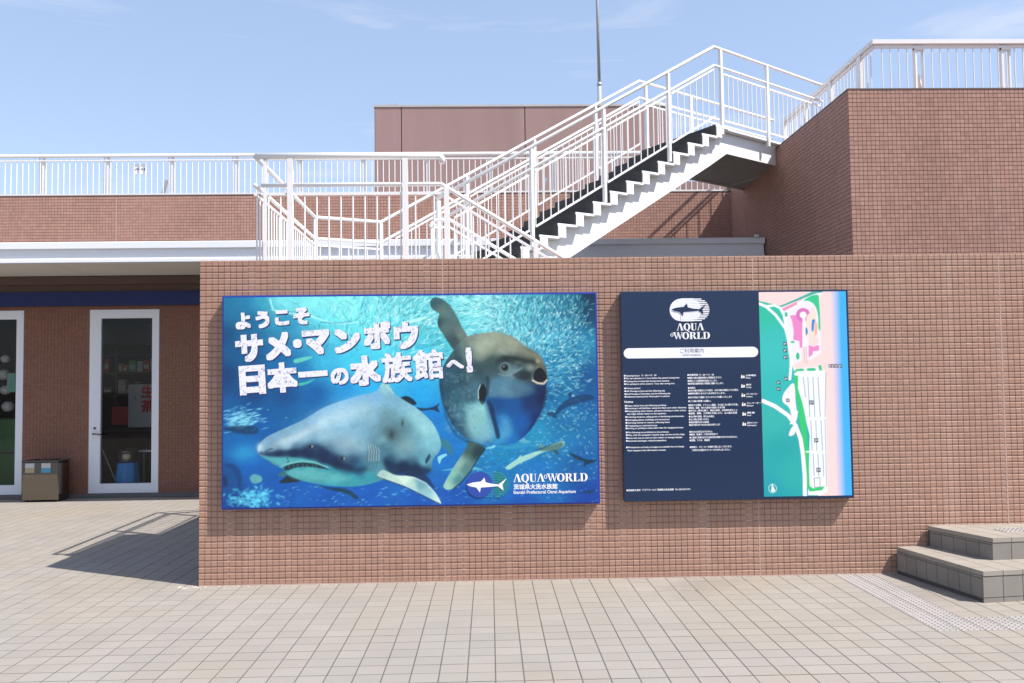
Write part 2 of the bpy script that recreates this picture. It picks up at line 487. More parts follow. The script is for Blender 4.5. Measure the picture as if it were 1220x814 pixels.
tiles('tile_facing', (-2.281, 1.65, 0.0), (0, -1, 0), (0, 0, 1), (-1, 0, 0), 34, 53, 0.0484, WH / 53, 0.0042, 0.0046, 0.0062, M_tile, fw, ribs=False, jitter=0.0005)
tiles('tile_coping', (-2.288, 0.0, WH - 0.006), (1, 0, 0), (0, 1, 0), (0, 0, 1), 214, 6, 0.04805, 0.05, 0.004, 0.004, 0.006, M_tile, fw, ribs=False, jitter=0.0004)

# ------------------------------------------------------------------ steps at the right end
st = thing('entrance_steps', 'two grey tiled steps against the brown wall beside the tactile strip', 'steps', (3.3, -0.5, 0))
ANG = math.radians(7.0)
du = Vector((math.cos(ANG), math.sin(ANG), 0)); dv = Vector((-math.sin(ANG), math.cos(ANG), 0))
def step_block(corner, z0, z1, length, back, capw, dv):
    """corner: front left; du runs right along the front, dv runs back to the wall"""
    c = Vector(corner)
    cap = 0.032; g = 0.005
    P = lambda u, v, z: c + du * u + dv * v + Vector((0, 0, z))
    core = MB()
    core.prism([(0.006, 0.006), (length, 0.006), (length, back), (0.006, back)], lambda u, v: P(u, v, z0), lambda u, v: P(u, v, z1 - cap))
    core.build('step_core', M_step_grout, st)
    tw = PX
    # front face tiles
    n = int(length / tw)
    for i in range(n):
        b = MB(); z_lo = z0 + (0.0 if z0 > 0 else 0.034); z_hi = z1 - cap - g
        f = lambda u, z, d: P(u, d, z)
        u0, u1 = i * tw + g / 2 - (0 if i else g / 2), (i + 1) * tw - g / 2
        b.prism([(u0, z_lo + .002), (u1, z_lo + .002), (u1, z_hi), (u0, z_hi)], lambda u, z: P(u, -0.001, z), lambda u, z: P(u, 0.008, z)); b.build('riser_tile', M_step, st)
        if z0 == 0:
            b = MB(); b.prism([(u0, .0), (u1, .0), (u1, 0.031), (u0, 0.031)], lambda u, z: P(u, -0.001, z), lambda u, z: P(u, 0.008, z)); b.build('base_tile', M_step, st)
        b = MB(); b.prism([(u0, 0), (u1, 0), (u1, capw), (u0, capw)], lambda u, v: P(u, v - 0.005, z1), lambda u, v: P(u, v - 0.005, z1 - cap)); b.build('nosing_tile', M_step_top, st)
    # side face tiles
    nb = int(back / 0.118)
    for i in range(nb):
        v0, v1 = i * 0.118 + (g if i else 0.009), (i + 1) * 0.118
        z_lo = z0 + (0.0 if z0 > 0 else 0.030); z_hi = z1 - cap - 0.020
        b = MB(); b.prism([(v0, z_lo), (v1, z_lo), (v1, z_hi), (v0, z_hi)], lambda v, z: P(-0.001, v, z), lambda v, z: P(0.008, v, z)); b.build('side_tile', M_step, st)
        b = MB(); b.prism([(v0, z_hi + .004), (v1, z_hi + .004), (v1, z1 - cap - .003), (v0, z1 - cap - .003)], lambda v, z: P(-0.002, v, z), lambda v, z: P(0.008, v, z)); b.build('edge_tile', M_step, st)
    # top tiles behind the nosing
    nv = max(1, int(round((back - capw) / 0.15)))
    for i in range(n):
        u0, u1 = i * tw + (g / 2 if i else 0), (i + 1) * tw - g / 2
        for j in range(nv):
            v0 = capw + j * (back - capw) / nv + .002; v1 = capw + (j + 1) * (back - capw) / nv - .002
            b = MB(); b.prism([(u0, v0), (u1, v0), (u1, v1), (u0, v1)], lambda u, v: P(u, v - 0.005, z1), lambda u, v: P(u, v - 0.005, z1 - cap)); b.build('top_tile', M_step_top, st)
step_block((3.385, -0.955, 0), 0.0, 0.215, 3.0, 0.952, 0.12, Vector((-.165, .955, 0)).normalized())
step_block((3.665, -0.600, 0), 0.185, 0.375, 2.6, 0.618, 0.12, Vector((-.185, .59, 0)).normalized())
# tactile strip lying on the upper step
for k in range(14):
    o = inst(tbm, 'tactile_tile', st, (3.90 + k * PX * math.cos(ANG), -0.38 + k * PX * math.sin(ANG), 0.3775), (0, 0, ANG))

# ------------------------------------------------------------------ shop building
SY = 5.78
shop = thing('shop_building', 'low brown tiled shop front with white framed glass doors under the canopy', 'building', (-5.5, SY, 0))
doors = [(-7.72, -6.70), (-5.757, -4.767)]
DZ0, DZ1 = 0.055, 2.69
segs = [(-13.0, doors[0][0]), (doors[0][1], doors[1][0]), (doors[1][1], 4.03)]
w = MB()
for a, b in segs: w.box(a, b, SY + 0.004, SY + 0.22, 0.05, 3.0)
for a, b in doors: w.box(a, b, SY + 0.004, SY + 0.22, DZ1, 3.0)
w.build('wall', M_grout_shop, shop)
def shop_keep(cu, cv):
    x = -9.0 + cu; z = 0.055 + cv
    ok = np.ones_like(x, bool)
    for a, b in doors: ok &= ~((x > a - .02) & (x < b + .02) & (z < DZ1 + .03))
    return ok
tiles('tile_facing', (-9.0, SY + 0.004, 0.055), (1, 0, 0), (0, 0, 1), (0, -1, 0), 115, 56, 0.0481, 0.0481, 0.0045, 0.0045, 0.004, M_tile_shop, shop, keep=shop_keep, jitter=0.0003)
MB().box(-13, 4.02, SY - 0.03, SY + 0.2, -0.004, 0.05).build('plinth', mat('plinth_grey', (0.13, 0.125, 0.12), 0.8, var=0.2), shop)
MB().box(-13, 4.02, SY - 0.10, SY + 0.002, 2.745, 2.945).build('blue_band', M_blueband, shop)
MB().box(-13, 4.02, SY - 0.06, SY + 0.003, 2.945, 3.045).build('lintel_trim', M_brown, shop)
MB().box(-13, 4.02, SY - 0.16, SY + 0.003, 3.045, 3.162).build('soffit_edge', M_brown, shop)
for i, (a, b) in enumerate(doors):
    d = MB()
    fw_, fh = 0.125, 0.13
    yf = SY - 0.005
    d.box(a, a + 0.16 if i else a + 0.105, yf, yf + 0.07, DZ0, DZ1).box(b - 0.10, b, yf, yf + 0.07, DZ0, DZ1)
    la = a + (0.16 if i else 0.105)
    d.box(la, b - 0.10, yf + 0.0005, yf + 0.07, DZ1 - 0.125, DZ1 - 0.0005).box(la, b - 0.10, yf + 0.0005, yf + 0.07, DZ0 + 0.0005, DZ0 + 0.135)
    do = d.build('door', M_frame, shop)
    MB().box(la, b - 0.10, yf + 0.03, yf + 0.036, DZ0 + 0.135, DZ1 - 0.125).build('pane', M_glass, do)
    MB().box(a - 0.035, a - 0.001, yf + 0.01, yf + 0.1, DZ0, DZ1).build('jamb', M_darksteel, do)
    if i:
        MB().tube([(a + 0.075, yf - 0.001, 0.905), (a + 0.075, yf - 0.05, 0.905), (a + 0.085, yf - 0.055, 0.905), (a + 0.205, yf - 0.055, 0.895)], 0.011, 8).build('handle', M_steel, do, smooth=True)
        MB().tube([(a + 0.085, yf + 0.001, 0.985), (a + 0.085, yf - 0.012, 0.985)], 0.018, 12).build('lock_cylinder', M_darksteel, do)
# room behind the glass
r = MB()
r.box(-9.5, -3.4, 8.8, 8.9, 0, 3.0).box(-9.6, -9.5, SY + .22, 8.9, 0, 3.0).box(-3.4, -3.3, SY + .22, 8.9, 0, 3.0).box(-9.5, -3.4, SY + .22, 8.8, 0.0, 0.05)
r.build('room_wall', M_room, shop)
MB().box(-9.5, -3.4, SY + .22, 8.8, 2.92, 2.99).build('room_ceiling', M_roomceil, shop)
MB().obox((-6.2, 6.9, 2.42), (-4.2, 6.5, 2.34), 0.06, 0.32).build('room_beam', M_darksteel, shop)

# goods in the shop
sh = thing('goods_shelf', 'dark shelf with rows of colourful packets seen through the right glass door', 'shelf', (-6.1, 7.6, 0))
MB().box(-7.1, -5.3, 7.55, 7.95, 1.42, 1.46).box(-7.1, -5.3, 7.55, 7.95, 1.78, 1.82).box(-7.1, -5.3, 7.55, 7.95, 2.08, 2.11).box(-7.1, -7.06, 7.55, 7.95, .05, 2.2).box(-6.15, -6.11, 7.552, 7.952, .05, 2.19).box(-5.34, -5.3, 7.55, 7.95, .05, 2.2).build('shelf_frame', M_counter, sh)
ORD = ['first', 'second', 'third', 'fourth', 'fifth', 'sixth', 'seventh', 'eighth', 'ninth', 'tenth', 'eleventh', 'twelfth', 'thirteenth', 'fourteenth', 'fifteenth']
CN = ['red', 'cream', 'green', 'orange', 'white', 'brown']
for zz, rown in ((1.46, 'lower'), (1.82, 'upper')):
    x = -6.5; k = 0
    while x < -5.5:
        wd = random.uniform(.07, .15); hh = random.uniform(.1, .24); ci = random.randrange(6)
        if x < -6.11 < x + wd or x < -6.15 < x + wd: x = -6.105; continue
        g = thing('goods_packet', '%s %s packet from the left on the %s shelf behind the right door' % (ORD[k], CN[ci], rown), 'packet', (x, 7.6, zz), 'packets on the shop shelf')
        MB().bevbox(x, x + wd - .012, 7.57, 7.68, zz, zz + hh, .008).build('packet', MERCH[ci], g)
        MB().box(x + .012, x + wd - .024, 7.567, 7.5695, zz + hh * .25, zz + hh * .6).build('packet_label', MERCH[4], g)
        x += wd; k += 1
cn_ = thing('shop_counter', 'dark serving counter inside the shop behind the right glass door', 'counter', (-5.800, 7.0, 0))
MB().bevbox(-6.700, -5.000, 6.95, 7.5, 0.86, 0.92, .01).build('counter_top', M_counter, cn_)
MB().box(-6.650, -5.050, 7.05, 7.45, 0.05, 0.86).build('counter_front', mat('counter_front', (.06, .02, .015), .6), cn_)
rc = thing('red_card_sign', 'red card standing on the dark counter behind the glass', 'sign', (-5.790, 7.0, .92))
MB().box(-5.970, -5.640, 7.04, 7.05, 0.98, 1.26).build('card', M_red, rc)
MB().box(-5.940, -5.920, 7.05, 7.10, 0.92, 1.1).box(-5.700, -5.680, 7.05, 7.10, 0.92, 1.1).build('stand', M_counter, rc)
bn = thing('white_shop_banner', 'white hanging banner with red characters behind the right glass door', 'banner', (-5.400, 6.9, 1.0))
MB().box(-5.660, -5.180, 6.90, 6.905, 0.94, 1.62).build('cloth', M_whitecloth, bn)
MB().tube([(-5.690, 6.9, 1.62), (-5.150, 6.9, 1.62)], .01, 8).build('rod', M_counter, bn)
bk = thing('blue_bucket', 'blue fluted plastic bucket upside down on the shop floor', 'bucket', (-5.345, 6.13, .05))
b = MB(); N_ = 32
ring = lambda R, z: [(-5.345 + R * (1 + .035 * (k % 4 < 2)) * math.cos(2 * math.pi * k / N_), 6.13 + R * (1 + .035 * (k % 4 < 2)) * math.sin(2 * math.pi * k / N_), z) for k in range(N_)]
b.add(ring(.185, .05) + ring(.145, .46), [(k, (k + 1) % N_, (k + 1) % N_ + N_, k + N_) for k in range(N_)] + [tuple(range(N_, 2 * N_))])
b.build('bucket_body', M_bucket, bk)
b = MB(); b.add(ring(.20, .05) + ring(.20, .075), [(k, (k + 1) % N_, (k + 1) % N_ + N_, k + N_) for k in range(N_)] + [tuple(range(N_, 2 * N_))]); b.build('bucket_rim', M_bucket, bk)
pt = thing('steel_pot', 'round steel pot standing on the blue bucket', 'pot', (-5.345, 6.13, .46))
b = MB()
prof = [(.10, .461), (.125, .48), (.135, .56), (.137, .62), (.147, .625), (.147, .632), (.12, .65), (.02, .672)]
nn = 24
vs = []
for R_, z in prof: vs += [(-5.345 + R_ * math.cos(2 * math.pi * k / nn), 6.13 + R_ * math.sin(2 * math.pi * k / nn), z) for k in range(nn)]
fs = [(i * nn + k, i * nn + (k + 1) % nn, (i + 1) * nn + (k + 1) % nn, (i + 1) * nn + k) for i in range(len(prof) - 1) for k in range(nn)]
b.add(vs, fs); b.build('pot_body', M_pot, pt, smooth=True)
MB().tube([(-5.345, 6.13, .672), (-5.345, 6.13, .70)], .02, 10).build('lid_knob', M_black, pt)
tbx = thing('white_side_table', 'thin white framed stand beside the blue bucket', 'table', (-5.140, 6.4, .05))
MB().box(-5.300, -4.860, 6.28, 6.6, .60, .62).build('table_top', M_frame, tbx)
for (x, y) in ((-5.290, 6.29), (-4.870, 6.29), (-5.290, 6.59), (-4.870, 6.59)): MB().box(x - .009, x + .009, y - .009, y + .009, .05, .60).build('leg', M_frame, tbx)
stk = thing('leaning_pole', 'thin white pole leaning just inside the right glass door', 'pole', (-5.600, 6.1, .05))
MB().tube([(-5.520, 6.25, .05), (-5.720, 6.05, .75)], .009, 8).build('rod', M_frame, stk)
MB().tube([(-5.522, 6.252, .05), (-5.536, 6.238, .10)], .013, 8).build('tip', M_black, stk)
gm = thing('green_cabinet', 'dark green cabinet behind the left glass door', 'cabinet', (-7.1, 6.5, .05))
MB().bevbox(-7.6, -6.75, 6.35, 6.9, .05, 1.12, .02).build('cabinet_body', M_green, gm)
MB().box(-7.55, -6.8, 6.335, 6.349, .60, .62).build('handle_strip', M_counter, gm)
gs = thing('green_poster', 'small pale green poster hung inside the left glass door', 'poster', (-7.140, 6.3, 1.6))
MB().box(-7.210, -7.090, 6.3, 6.305, 1.52, 1.80).build('sheet', M_greensign, gs)
MB().tube([(-7.220, 6.3, 1.805), (-7.080, 6.3, 1.805)], .006, 6).build('bar', M_counter, gs)
for i, (x, z, R_) in enumerate([(-7.32, 2.02, .07), (-7.34, 1.78, .09), (-7.31, 1.55, .08), (-7.27, 1.30, .09)]):
    lt = thing('paper_lantern', ['topmost', 'second', 'third', 'lowest'][i] + ' round whitish hanging ball behind the left glass door', 'lantern', (x, 6.45, z), 'hanging balls in the left door')
    b = MB(); vs = []; nn = 14; pf_ = [(math.sin(math.pi * t / 8), -math.cos(math.pi * t / 8)) for t in range(1, 8)]
    for pr_, pz in pf_: vs += [(x + R_ * pr_ * math.cos(2 * math.pi * k / nn), 6.45 + R_ * pr_ * math.sin(2 * math.pi * k / nn), z + R_ * pz * .9) for k in range(nn)]
    fs = [(a * nn + k, a * nn + (k + 1) % nn, (a + 1) * nn + (k + 1) % nn, (a + 1) * nn + k) for a in range(6) for k in range(nn)]
    b.add(vs, fs + [tuple(range(6 * nn, 7 * nn))]); b.build('ball', MERCH[4], lt, smooth=True)
    MB().tube([(x, 6.45, z + R_ * .8), (x, 6.45, z + R_ + .04)], .004, 6).build('cord', M_black, lt)

# waste bin
bi = thing('waste_bin', 'low stainless steel waste bin with two stickers outside the shop', 'waste bin', (-6.35, 5.35, 0))
B0, B1, BY0, BY1 = -6.45, -5.95, 5.30, 5.62
MB().bevbox(B0, B1, BY0, BY1, 0.03, 0.545, .012).build('bin_body', M_steel, bi)
MB().bevbox(B0 - .005, B1 + .005, BY0 - .006, BY1 + .004, 0.549, 0.572, .006).build('bin_lid', M_darksteel, bi)
for x in (B0 + .10, B1 - .12): MB().tube([(x, BY0 + .16, .573), (x, BY0 + .16, .579)], .06, 20).build('ash_hole', M_black, bi)
MB().box(B0, B1, BY0 - .0035, BY0 - .0005, 0.38, 0.545).build('flap_panel', M_darksteel, bi)
for x, mm in ((B0 + .05, M_sand), (B0 + .27, M_cyan)):
    MB().box(x, x + .125, BY0 - .0065, BY0 - .0045, .47, .535).build('sticker', M_sticker, bi)
    MB().box(x, x + .125, BY0 - .0065, BY0 - .0045, .405, .469).build('sticker', mm, bi)
for x in (B0 + .04, B1 - .04):
    MB().box(x - .02, x + .02, BY0 + .04, BY0 + .08, 0, .03).box(x - .02, x + .02, BY1 - .08, BY1 - .04, 0, .03).build('foot', M_black, bi)

# ------------------------------------------------------------------ canopy and roof above the shop
cp = thing('canopy', 'white edged flat canopy roof running behind the staircase', 'canopy', (-4.0, 4.3, 3.16))
XC0, XC1 = -13.0, 1.05
MB().bevbox(XC0, XC1, 4.245, 4.36, 3.335, 3.425, .006).build('upper_trim', M_alu, cp)
MB().box(XC0, XC1 - .004, 4.285, 4.40, 3.205, 3.337).build('fascia', M_alu, cp)
MB().bevbox(XC0, XC1 - .002, 4.268, 4.38, 3.163, 3.207, .004).build('lower_trim', M_alu, cp)
for k in range(9):
    a = XC0 + k * 1.85; MB().box(a + .006, min(a + 1.844, XC1 - .01), 4.381, SY - .17, 3.166, 3.18).build('soffit_panel', M_soffit, cp)
MB().box(XC0, XC1 - .01, 4.40, 7.19, 3.19, 3.33).box(XC1 - .01, 4.0, 5.62, 7.19, 3.40, 3.54).build('roof_slab', M_roof, cp)
MB().bevbox(XC1 - .05, 4.0, 5.45, 5.58, 3.525, 3.612, .006).build('upper_trim', M_alu, cp)
MB().box(XC1 - .05, 3.99, 5.49, 5.62, 3.385, 3.527).build('fascia', M_alu, cp)
MB().bevbox(XC1 - .05, 3.995, 5.473, 5.60, 3.335, 3.387, .004).build('lower_trim', M_alu, cp)
MB().box(XC1 - .05, XC1 - .002, 4.38, 5.45, 3.19, 3.60).build('return_trim', M_alu, cp)
MB().bevbox(3.84, 3.90, 5.41, 5.46, 3.612, 3.65, .006).build('corner_bracket', M_alu, cp)

pp = thing('roof_parapet', 'long brown tiled parapet above the white canopy', 'parapet', (-4, 7.2, 3.3))
PZ = 4.655
MB().box(-13, 4.028, 7.205, 7.42, 3.3, PZ - .002).build('parapet_core', M_grout_far, pp)
tiles('tile_facing', (-13, 7.205, 3.35), (1, 0, 0), (0, 0, 1), (0, -1, 0), 354, 27, 0.0481, (PZ - 3.35) / 27, .0045, .0045, .005, M_tile_far, pp, jitter=.0003)
for xj in (-10.04, -6.0, -1.96, 2.08): MB().box(xj - .006, xj + .006, 7.1985, 7.2045, 3.36, PZ - .01).build('sealant_joint', M_seal, pp)
MB().box(-13, 4.028, 7.197, 7.43, PZ + .001, PZ + .02).build('coping', M_brown, pp)
rd = MB().box(-13, 4.03, 7.42, 30, 3.9, 4.30).build('roof', M_roof); tag(rd, kind='structure')

# ------------------------------------------------------------------ right-hand building
rb = thing('terrace_building', 'tall brown tiled block with roof terrace at the right', 'building', (6.0, 2.5, 0))
RX, RY, RZ = 4.02, 2.5, 4.765
MB().box(RX + .005, 10, RY + .005, 14, 0, RZ - .004).build('wall', M_grout_far, rb)
n_r = 56
tiles('tile_facing', (RX, RY + .005, RZ - n_r * .0481), (1, 0, 0), (0, 0, 1), (0, -1, 0), 122, n_r, .0481, .0481, .0045, .0045, .005, M_tile_far, rb, jitter=.0003)
tiles('tile_facing', (RX + .005, 2.5 + 98 * .0481, RZ - n_r * .0481), (0, -1, 0), (0, 0, 1), (-1, 0, 0), 98, n_r, .0481, .0481, .0045, .0045, .005, M_tile_far, rb, jitter=.0003)
MB().box(RX - .004, 10, RY - .004, RY + .25, RZ - .002, RZ + .014).box(RX - .003, RX + .25, RY + .25, 14, RZ - .002, RZ + .013).build('coping', M_brown, rb)

# ------------------------------------------------------------------ building far behind
fb = thing('panelled_building', 'plain mauve brown panelled building rising behind the roof railing', 'building', (1, 16, 4))
BYY = 16.0
sc_ = (BYY + 6.957) / (22 + 6.957)
bx = [-3.751 * sc_, -2.854 * sc_, 1.29 * sc_, 3.9 * sc_, 6.24 * sc_]
BZ = 1.55 + (10.86 - 1.55) * sc_
MB().box(bx[0] + .01, bx[4] - .01, BYY + .03, BYY + 6, 4.0, BZ - .02).build('wall_core', M_joint, fb)
for a, b_ in zip(bx[:-1], bx[1:]):
    MB().bevbox(a + .012, b_ - .012, BYY, BYY + .06, 4.2, BZ, .006).build('panel', M_panel, fb)
MB().box(bx[0], bx[0] + .01, BYY + .0, BYY + 6, 4.2, BZ).build('side_panel', M_panel, fb)
MB().box(bx[0] - .02, bx[4] + .02, BYY - .02, BYY + .14, BZ, BZ + .05).build('coping', M_concrete, fb)
MB().box(bx[4] - .2, bx[4] + 4, BYY + .5, BYY + 5, 4.0, 7.0).build('low_wing', M_panel, fb)
MB().tube([(bx[0] + .6, BYY + .1, BZ + .05), (bx[0] + .6, BYY + .1, BZ + .13)], .02, 8).tube([(bx[0] + .25, BYY + .1, BZ + .09), (bx[0] + .62, BYY + .1, BZ + .1)], .012, 8).build('conductor_wire', M_pole, fb)

# lamp pole behind it
pole = thing('lamp_pole', 'tall thin grey pole standing behind the panelled building against the sky', 'pole', (4.09, 24.0, 0))
MB().tube([(4.09, 24, 0), (4.09, 24, 12.3)], .075, 14).build('pole_base', M_pole, pole, smooth=True)
MB().tube([(4.09, 24, 12.25), (4.09, 24, 12.36)], .085, 14).build('collar', M_pole, pole, smooth=True)
MB().tube([(4.09, 24, 12.35), (4.04, 24, 18.5)], [.056, .048], 14).build('pole_shaft', M_pole, pole, smooth=True)

# pale grit blown along the foot of the front wall
g = MB()
rgx = np.random.default_rng(3)
for k in range(420):
    corner = k < 70
    x = rgx.normal(-2.33, .13) if corner else rgx.uniform(-2.25, 3.2)
    y = (rgx.normal(-.03, .02) if corner else -.008 - abs(rgx.normal(0, .018)))
    if x > -2.3: y = min(y, -.010)
    r_ = rgx.uniform(.003, .011 if corner else .0065); n_ = 5
    a0 = rgx.uniform(0, 6.28)
    low_ = [(x + r_ * rgx.uniform(.6, 1.2) * math.cos(a0 + 6.28 * q_ / n_), y + r_ * .7 * math.sin(a0 + 6.28 * q_ / n_), .0006) for q_ in range(n_)]
    top_ = (x, y, .0006 + r_ * .35)
    g.add(low_ + [top_], [(q_, (q_ + 1) % n_, n_) for q_ in range(n_)])
go = g.build('wall_foot_grit', M_grit)
tag(go, 'pale grit scattered along the foot of the brown tiled wall', 'grit', kind='stuff')
# ================================================================== STAIRCASE
sc = thing('steel_staircase', 'white painted steel staircase with railings climbing from the tiled wall to the terrace', 'staircase', (-1.0, 1.5, 0))
ZL, ZT = 2.444, 4.83                      # lower landing, upper bridge
Dv = Vector((math.sin(math.radians(59.5)), math.cos(math.radians(59.5)), 0)); Nv = Vector((-Dv.y, Dv.x, 0))
Db = Vector((math.sin(math.radians(53.3)), math.cos(math.radians(53.3)), 0))     # the bridge turns slightly
WID = 1.40
NEAR0 = Vector((-0.5246, 2.0255, 0))
FAR0 = NEAR0 + Nv * WID
FL = 3.9965; NR = 16
RISE = (ZT - ZL) / NR; RUN = FL / NR
SLOPE = (ZT - ZL) / FL
BR = 3.0                                  # bridge length
def zs(t): return ZL + (ZT - ZL) * min(1.0, t / FL)                     # nosing line
def S(t, w, z): return NEAR0 + Dv * min(t, FL) + Db * max(0.0, t - FL) + Nv * w + Vector((0, 0, z))     # t along, w across (0 near .. WID far)
# steps: folded plates with boxed ends that overhang the stringers
for i in range(NR):
    t0 = (i + 1) * RUN; z0 = ZL + i * RISE
    w0, w1 = -0.06, WID + 0.03
    b = MB()
    # tread plate of this step (top at z0+RISE) and boxed riser end
    tr = [(t0 - .012, z0 + RISE), (t0 + RUN + .004, z0 + RISE), (t0 + RUN + .004, z0 + RISE - .026), (t0 + .10, z0 + RISE - .026), (t0 + .10, z0 - .008), (t0 - .004, z0 - .008), (t0 - .004, z0 + RISE - .026), (t0 - .012, z0 + RISE - .026)]
    b.prism(tr, lambda t, z: S(t, w0, z), lambda t, z: S(t, w1, z))
    so = b.build('step', M_white, sc)
    MB().prism([(t0 - .0045, z0 + .004), (t0 - .016, z0 + .004), (t0 - .016, z0 + RISE + .003), (t0 - .0125, z0 + RISE + .003), (t0 - .0125, z0 + RISE - .028), (t0 - .0045, z0 + RISE - .028)], lambda t, z: S(t, w0 + .012, z), lambda t, z: S(t, w1 - .012, z)).build('riser_face', M_dark_step, so)
    MB().prism([(t0 + .0, z0 + RISE + .001), (t0 + RUN - .02, z0 + RISE + .001), (t0 + RUN - .02, z0 + RISE + .005), (t0 + .0, z0 + RISE + .005)], lambda t, z: S(t, w0 + .09, z), lambda t, z: S(t, w1 - .09, z)).build('tread_mat', M_dark_step, so)
# stringers, inset below the steps
for w in (0.065, WID - 0.077):
    poly = [(-.02, ZL - .01), (RUN * .8, ZL - .01), (FL + .0, ZT - RISE * .6), (FL + .0, ZT - .50), (.08, ZL - .45), (-.02, ZL - .45)]
    MB().prism(poly, lambda t, z: S(t, w, z), lambda t, z: S(t, w + .012, z)).build('stringer', M_white, sc)
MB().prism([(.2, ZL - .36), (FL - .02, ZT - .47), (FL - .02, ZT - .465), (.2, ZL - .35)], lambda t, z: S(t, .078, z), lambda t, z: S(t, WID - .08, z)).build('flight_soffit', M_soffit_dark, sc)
# bridge to the terrace
DK = FL + RUN + .006
MB().prism([(DK, -.03), (FL + BR, -.03), (FL + BR, WID + .05), (DK, WID + .05)], lambda t, w: S(t, w, ZT - .001), lambda t, w: S(t, w, ZT - .026)).build('bridge_deck', M_white, sc)
for w in (.065, WID - .077):
    MB().prism([(FL + .001, ZT - .03), (FL + BR, ZT - .03), (FL + BR, ZT - .30), (FL + .33, ZT - .30), (FL + .001, ZT - .498)], lambda t, z: S(t, w, z), lambda t, z: S(t, w + .012, z)).build('bridge_fascia', M_white, sc)
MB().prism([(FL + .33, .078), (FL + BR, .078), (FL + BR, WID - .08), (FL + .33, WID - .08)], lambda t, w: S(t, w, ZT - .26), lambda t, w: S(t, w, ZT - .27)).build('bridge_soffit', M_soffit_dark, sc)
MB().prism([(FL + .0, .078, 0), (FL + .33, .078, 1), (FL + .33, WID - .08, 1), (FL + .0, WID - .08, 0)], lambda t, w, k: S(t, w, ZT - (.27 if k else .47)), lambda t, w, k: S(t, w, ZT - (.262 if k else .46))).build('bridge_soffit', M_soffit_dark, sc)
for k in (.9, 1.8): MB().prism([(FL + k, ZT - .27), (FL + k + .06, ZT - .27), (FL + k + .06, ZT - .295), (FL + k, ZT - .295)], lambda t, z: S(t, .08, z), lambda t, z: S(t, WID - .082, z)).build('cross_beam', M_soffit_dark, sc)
# landing deck
lp = [(-1.97, .20), (-.36, .20), (-.36, 1.95), (NEAR0.x + Dv.x * RUN, NEAR0.y + Dv.y * RUN), (FAR0.x + Dv.x * RUN, FAR0.y + Dv.y * RUN), (FAR0.x, FAR0.y + .03), (-1.97, 2.97)]
MB().prism(lp, lambda x, y: (x, y, ZL), lambda x, y: (x, y, ZL - .20)).build('landing_deck', M_white, sc)
for (x, y) in ((-1.7, 2.7), (-.6, 2.0), (-1.7, 1.9)): MB().box(x - .05, x + .05, y - .05, y + .05, 0, ZL - .2).build('landing_column', M_white, sc)
# lower flight going down to the right behind the wall
LR, LRUN = ZL / 14, 0.28
for i in range(14):
    x = -.36 + i * LRUN; z = ZL - (i + 1) * LR
    MB().box(x, x + LRUN + .02, .24, 1.88, z - .03, z).build('step', M_white, sc)
for y in (.25, 1.86):
    MB().prism([(-.36, ZL), (-.36, ZL - .25), (-.36 + 14 * LRUN - .3, 0), (-.36 + 14 * LRUN, 0)], lambda x, z: (x, y, z), lambda x, z: (x, y + .012, z)).build('stringer', M_white, sc)

HU, HL_, HS, HB = 1.02, 0.776, 0.70, 0.085
RU, RL = 0.0205, 0.0185
def run_rail(P, r, name='handrail', n=12):
    return MB().tube(P, r, n).build(name, M_white_rail, sc, smooth=True)
bal_cache = {}
def balusters(p0, p1, pitch, dz0=HB, dz1=HS, e0=.06, e1=.06, r=.0075, parent=None, name='baluster', mtl=None):
    """vertical bars between two floor points"""
    p0 = Vector(p0); p1 = Vector(p1)
    L = (Vector((p1.x, p1.y, 0)) - Vector((p0.x, p0.y, 0))).length
    n = max(1, int((L - e0 - e1) / pitch))
    key = (round(dz1 - dz0, 3), r)
    if key not in bal_cache:
        bal_cache[key] = MB().tube([(0, 0, 0), (0, 0, dz1 - dz0)], r, 6, caps=False).mesh(name, mtl or M_white_rail, smooth=True)
    for k in range(n + 1):
        f = (e0 + (L - e0 - e1) * k / n) / L
        p = p0.lerp(p1, f); inst(bal_cache[key], name, parent or sc, p + Vector((0, 0, dz0)))
def up(p, h): return Vector(p) + Vector((0, 0, h))
def bars(p0, p1):
    for h, r in ((HS, .0105), (HB, .0105)):
        MB().obox(up(p0, h), up(p1, h), r * 2, r * 2).build('panel_bar', M_white_rail, sc)
def post(p, h0, h1, w=.043):
    MB().obox(up(p, h0), up(p, h1), w, w * .8, up=tuple(Dv)).build('post', M_white_rail, sc)

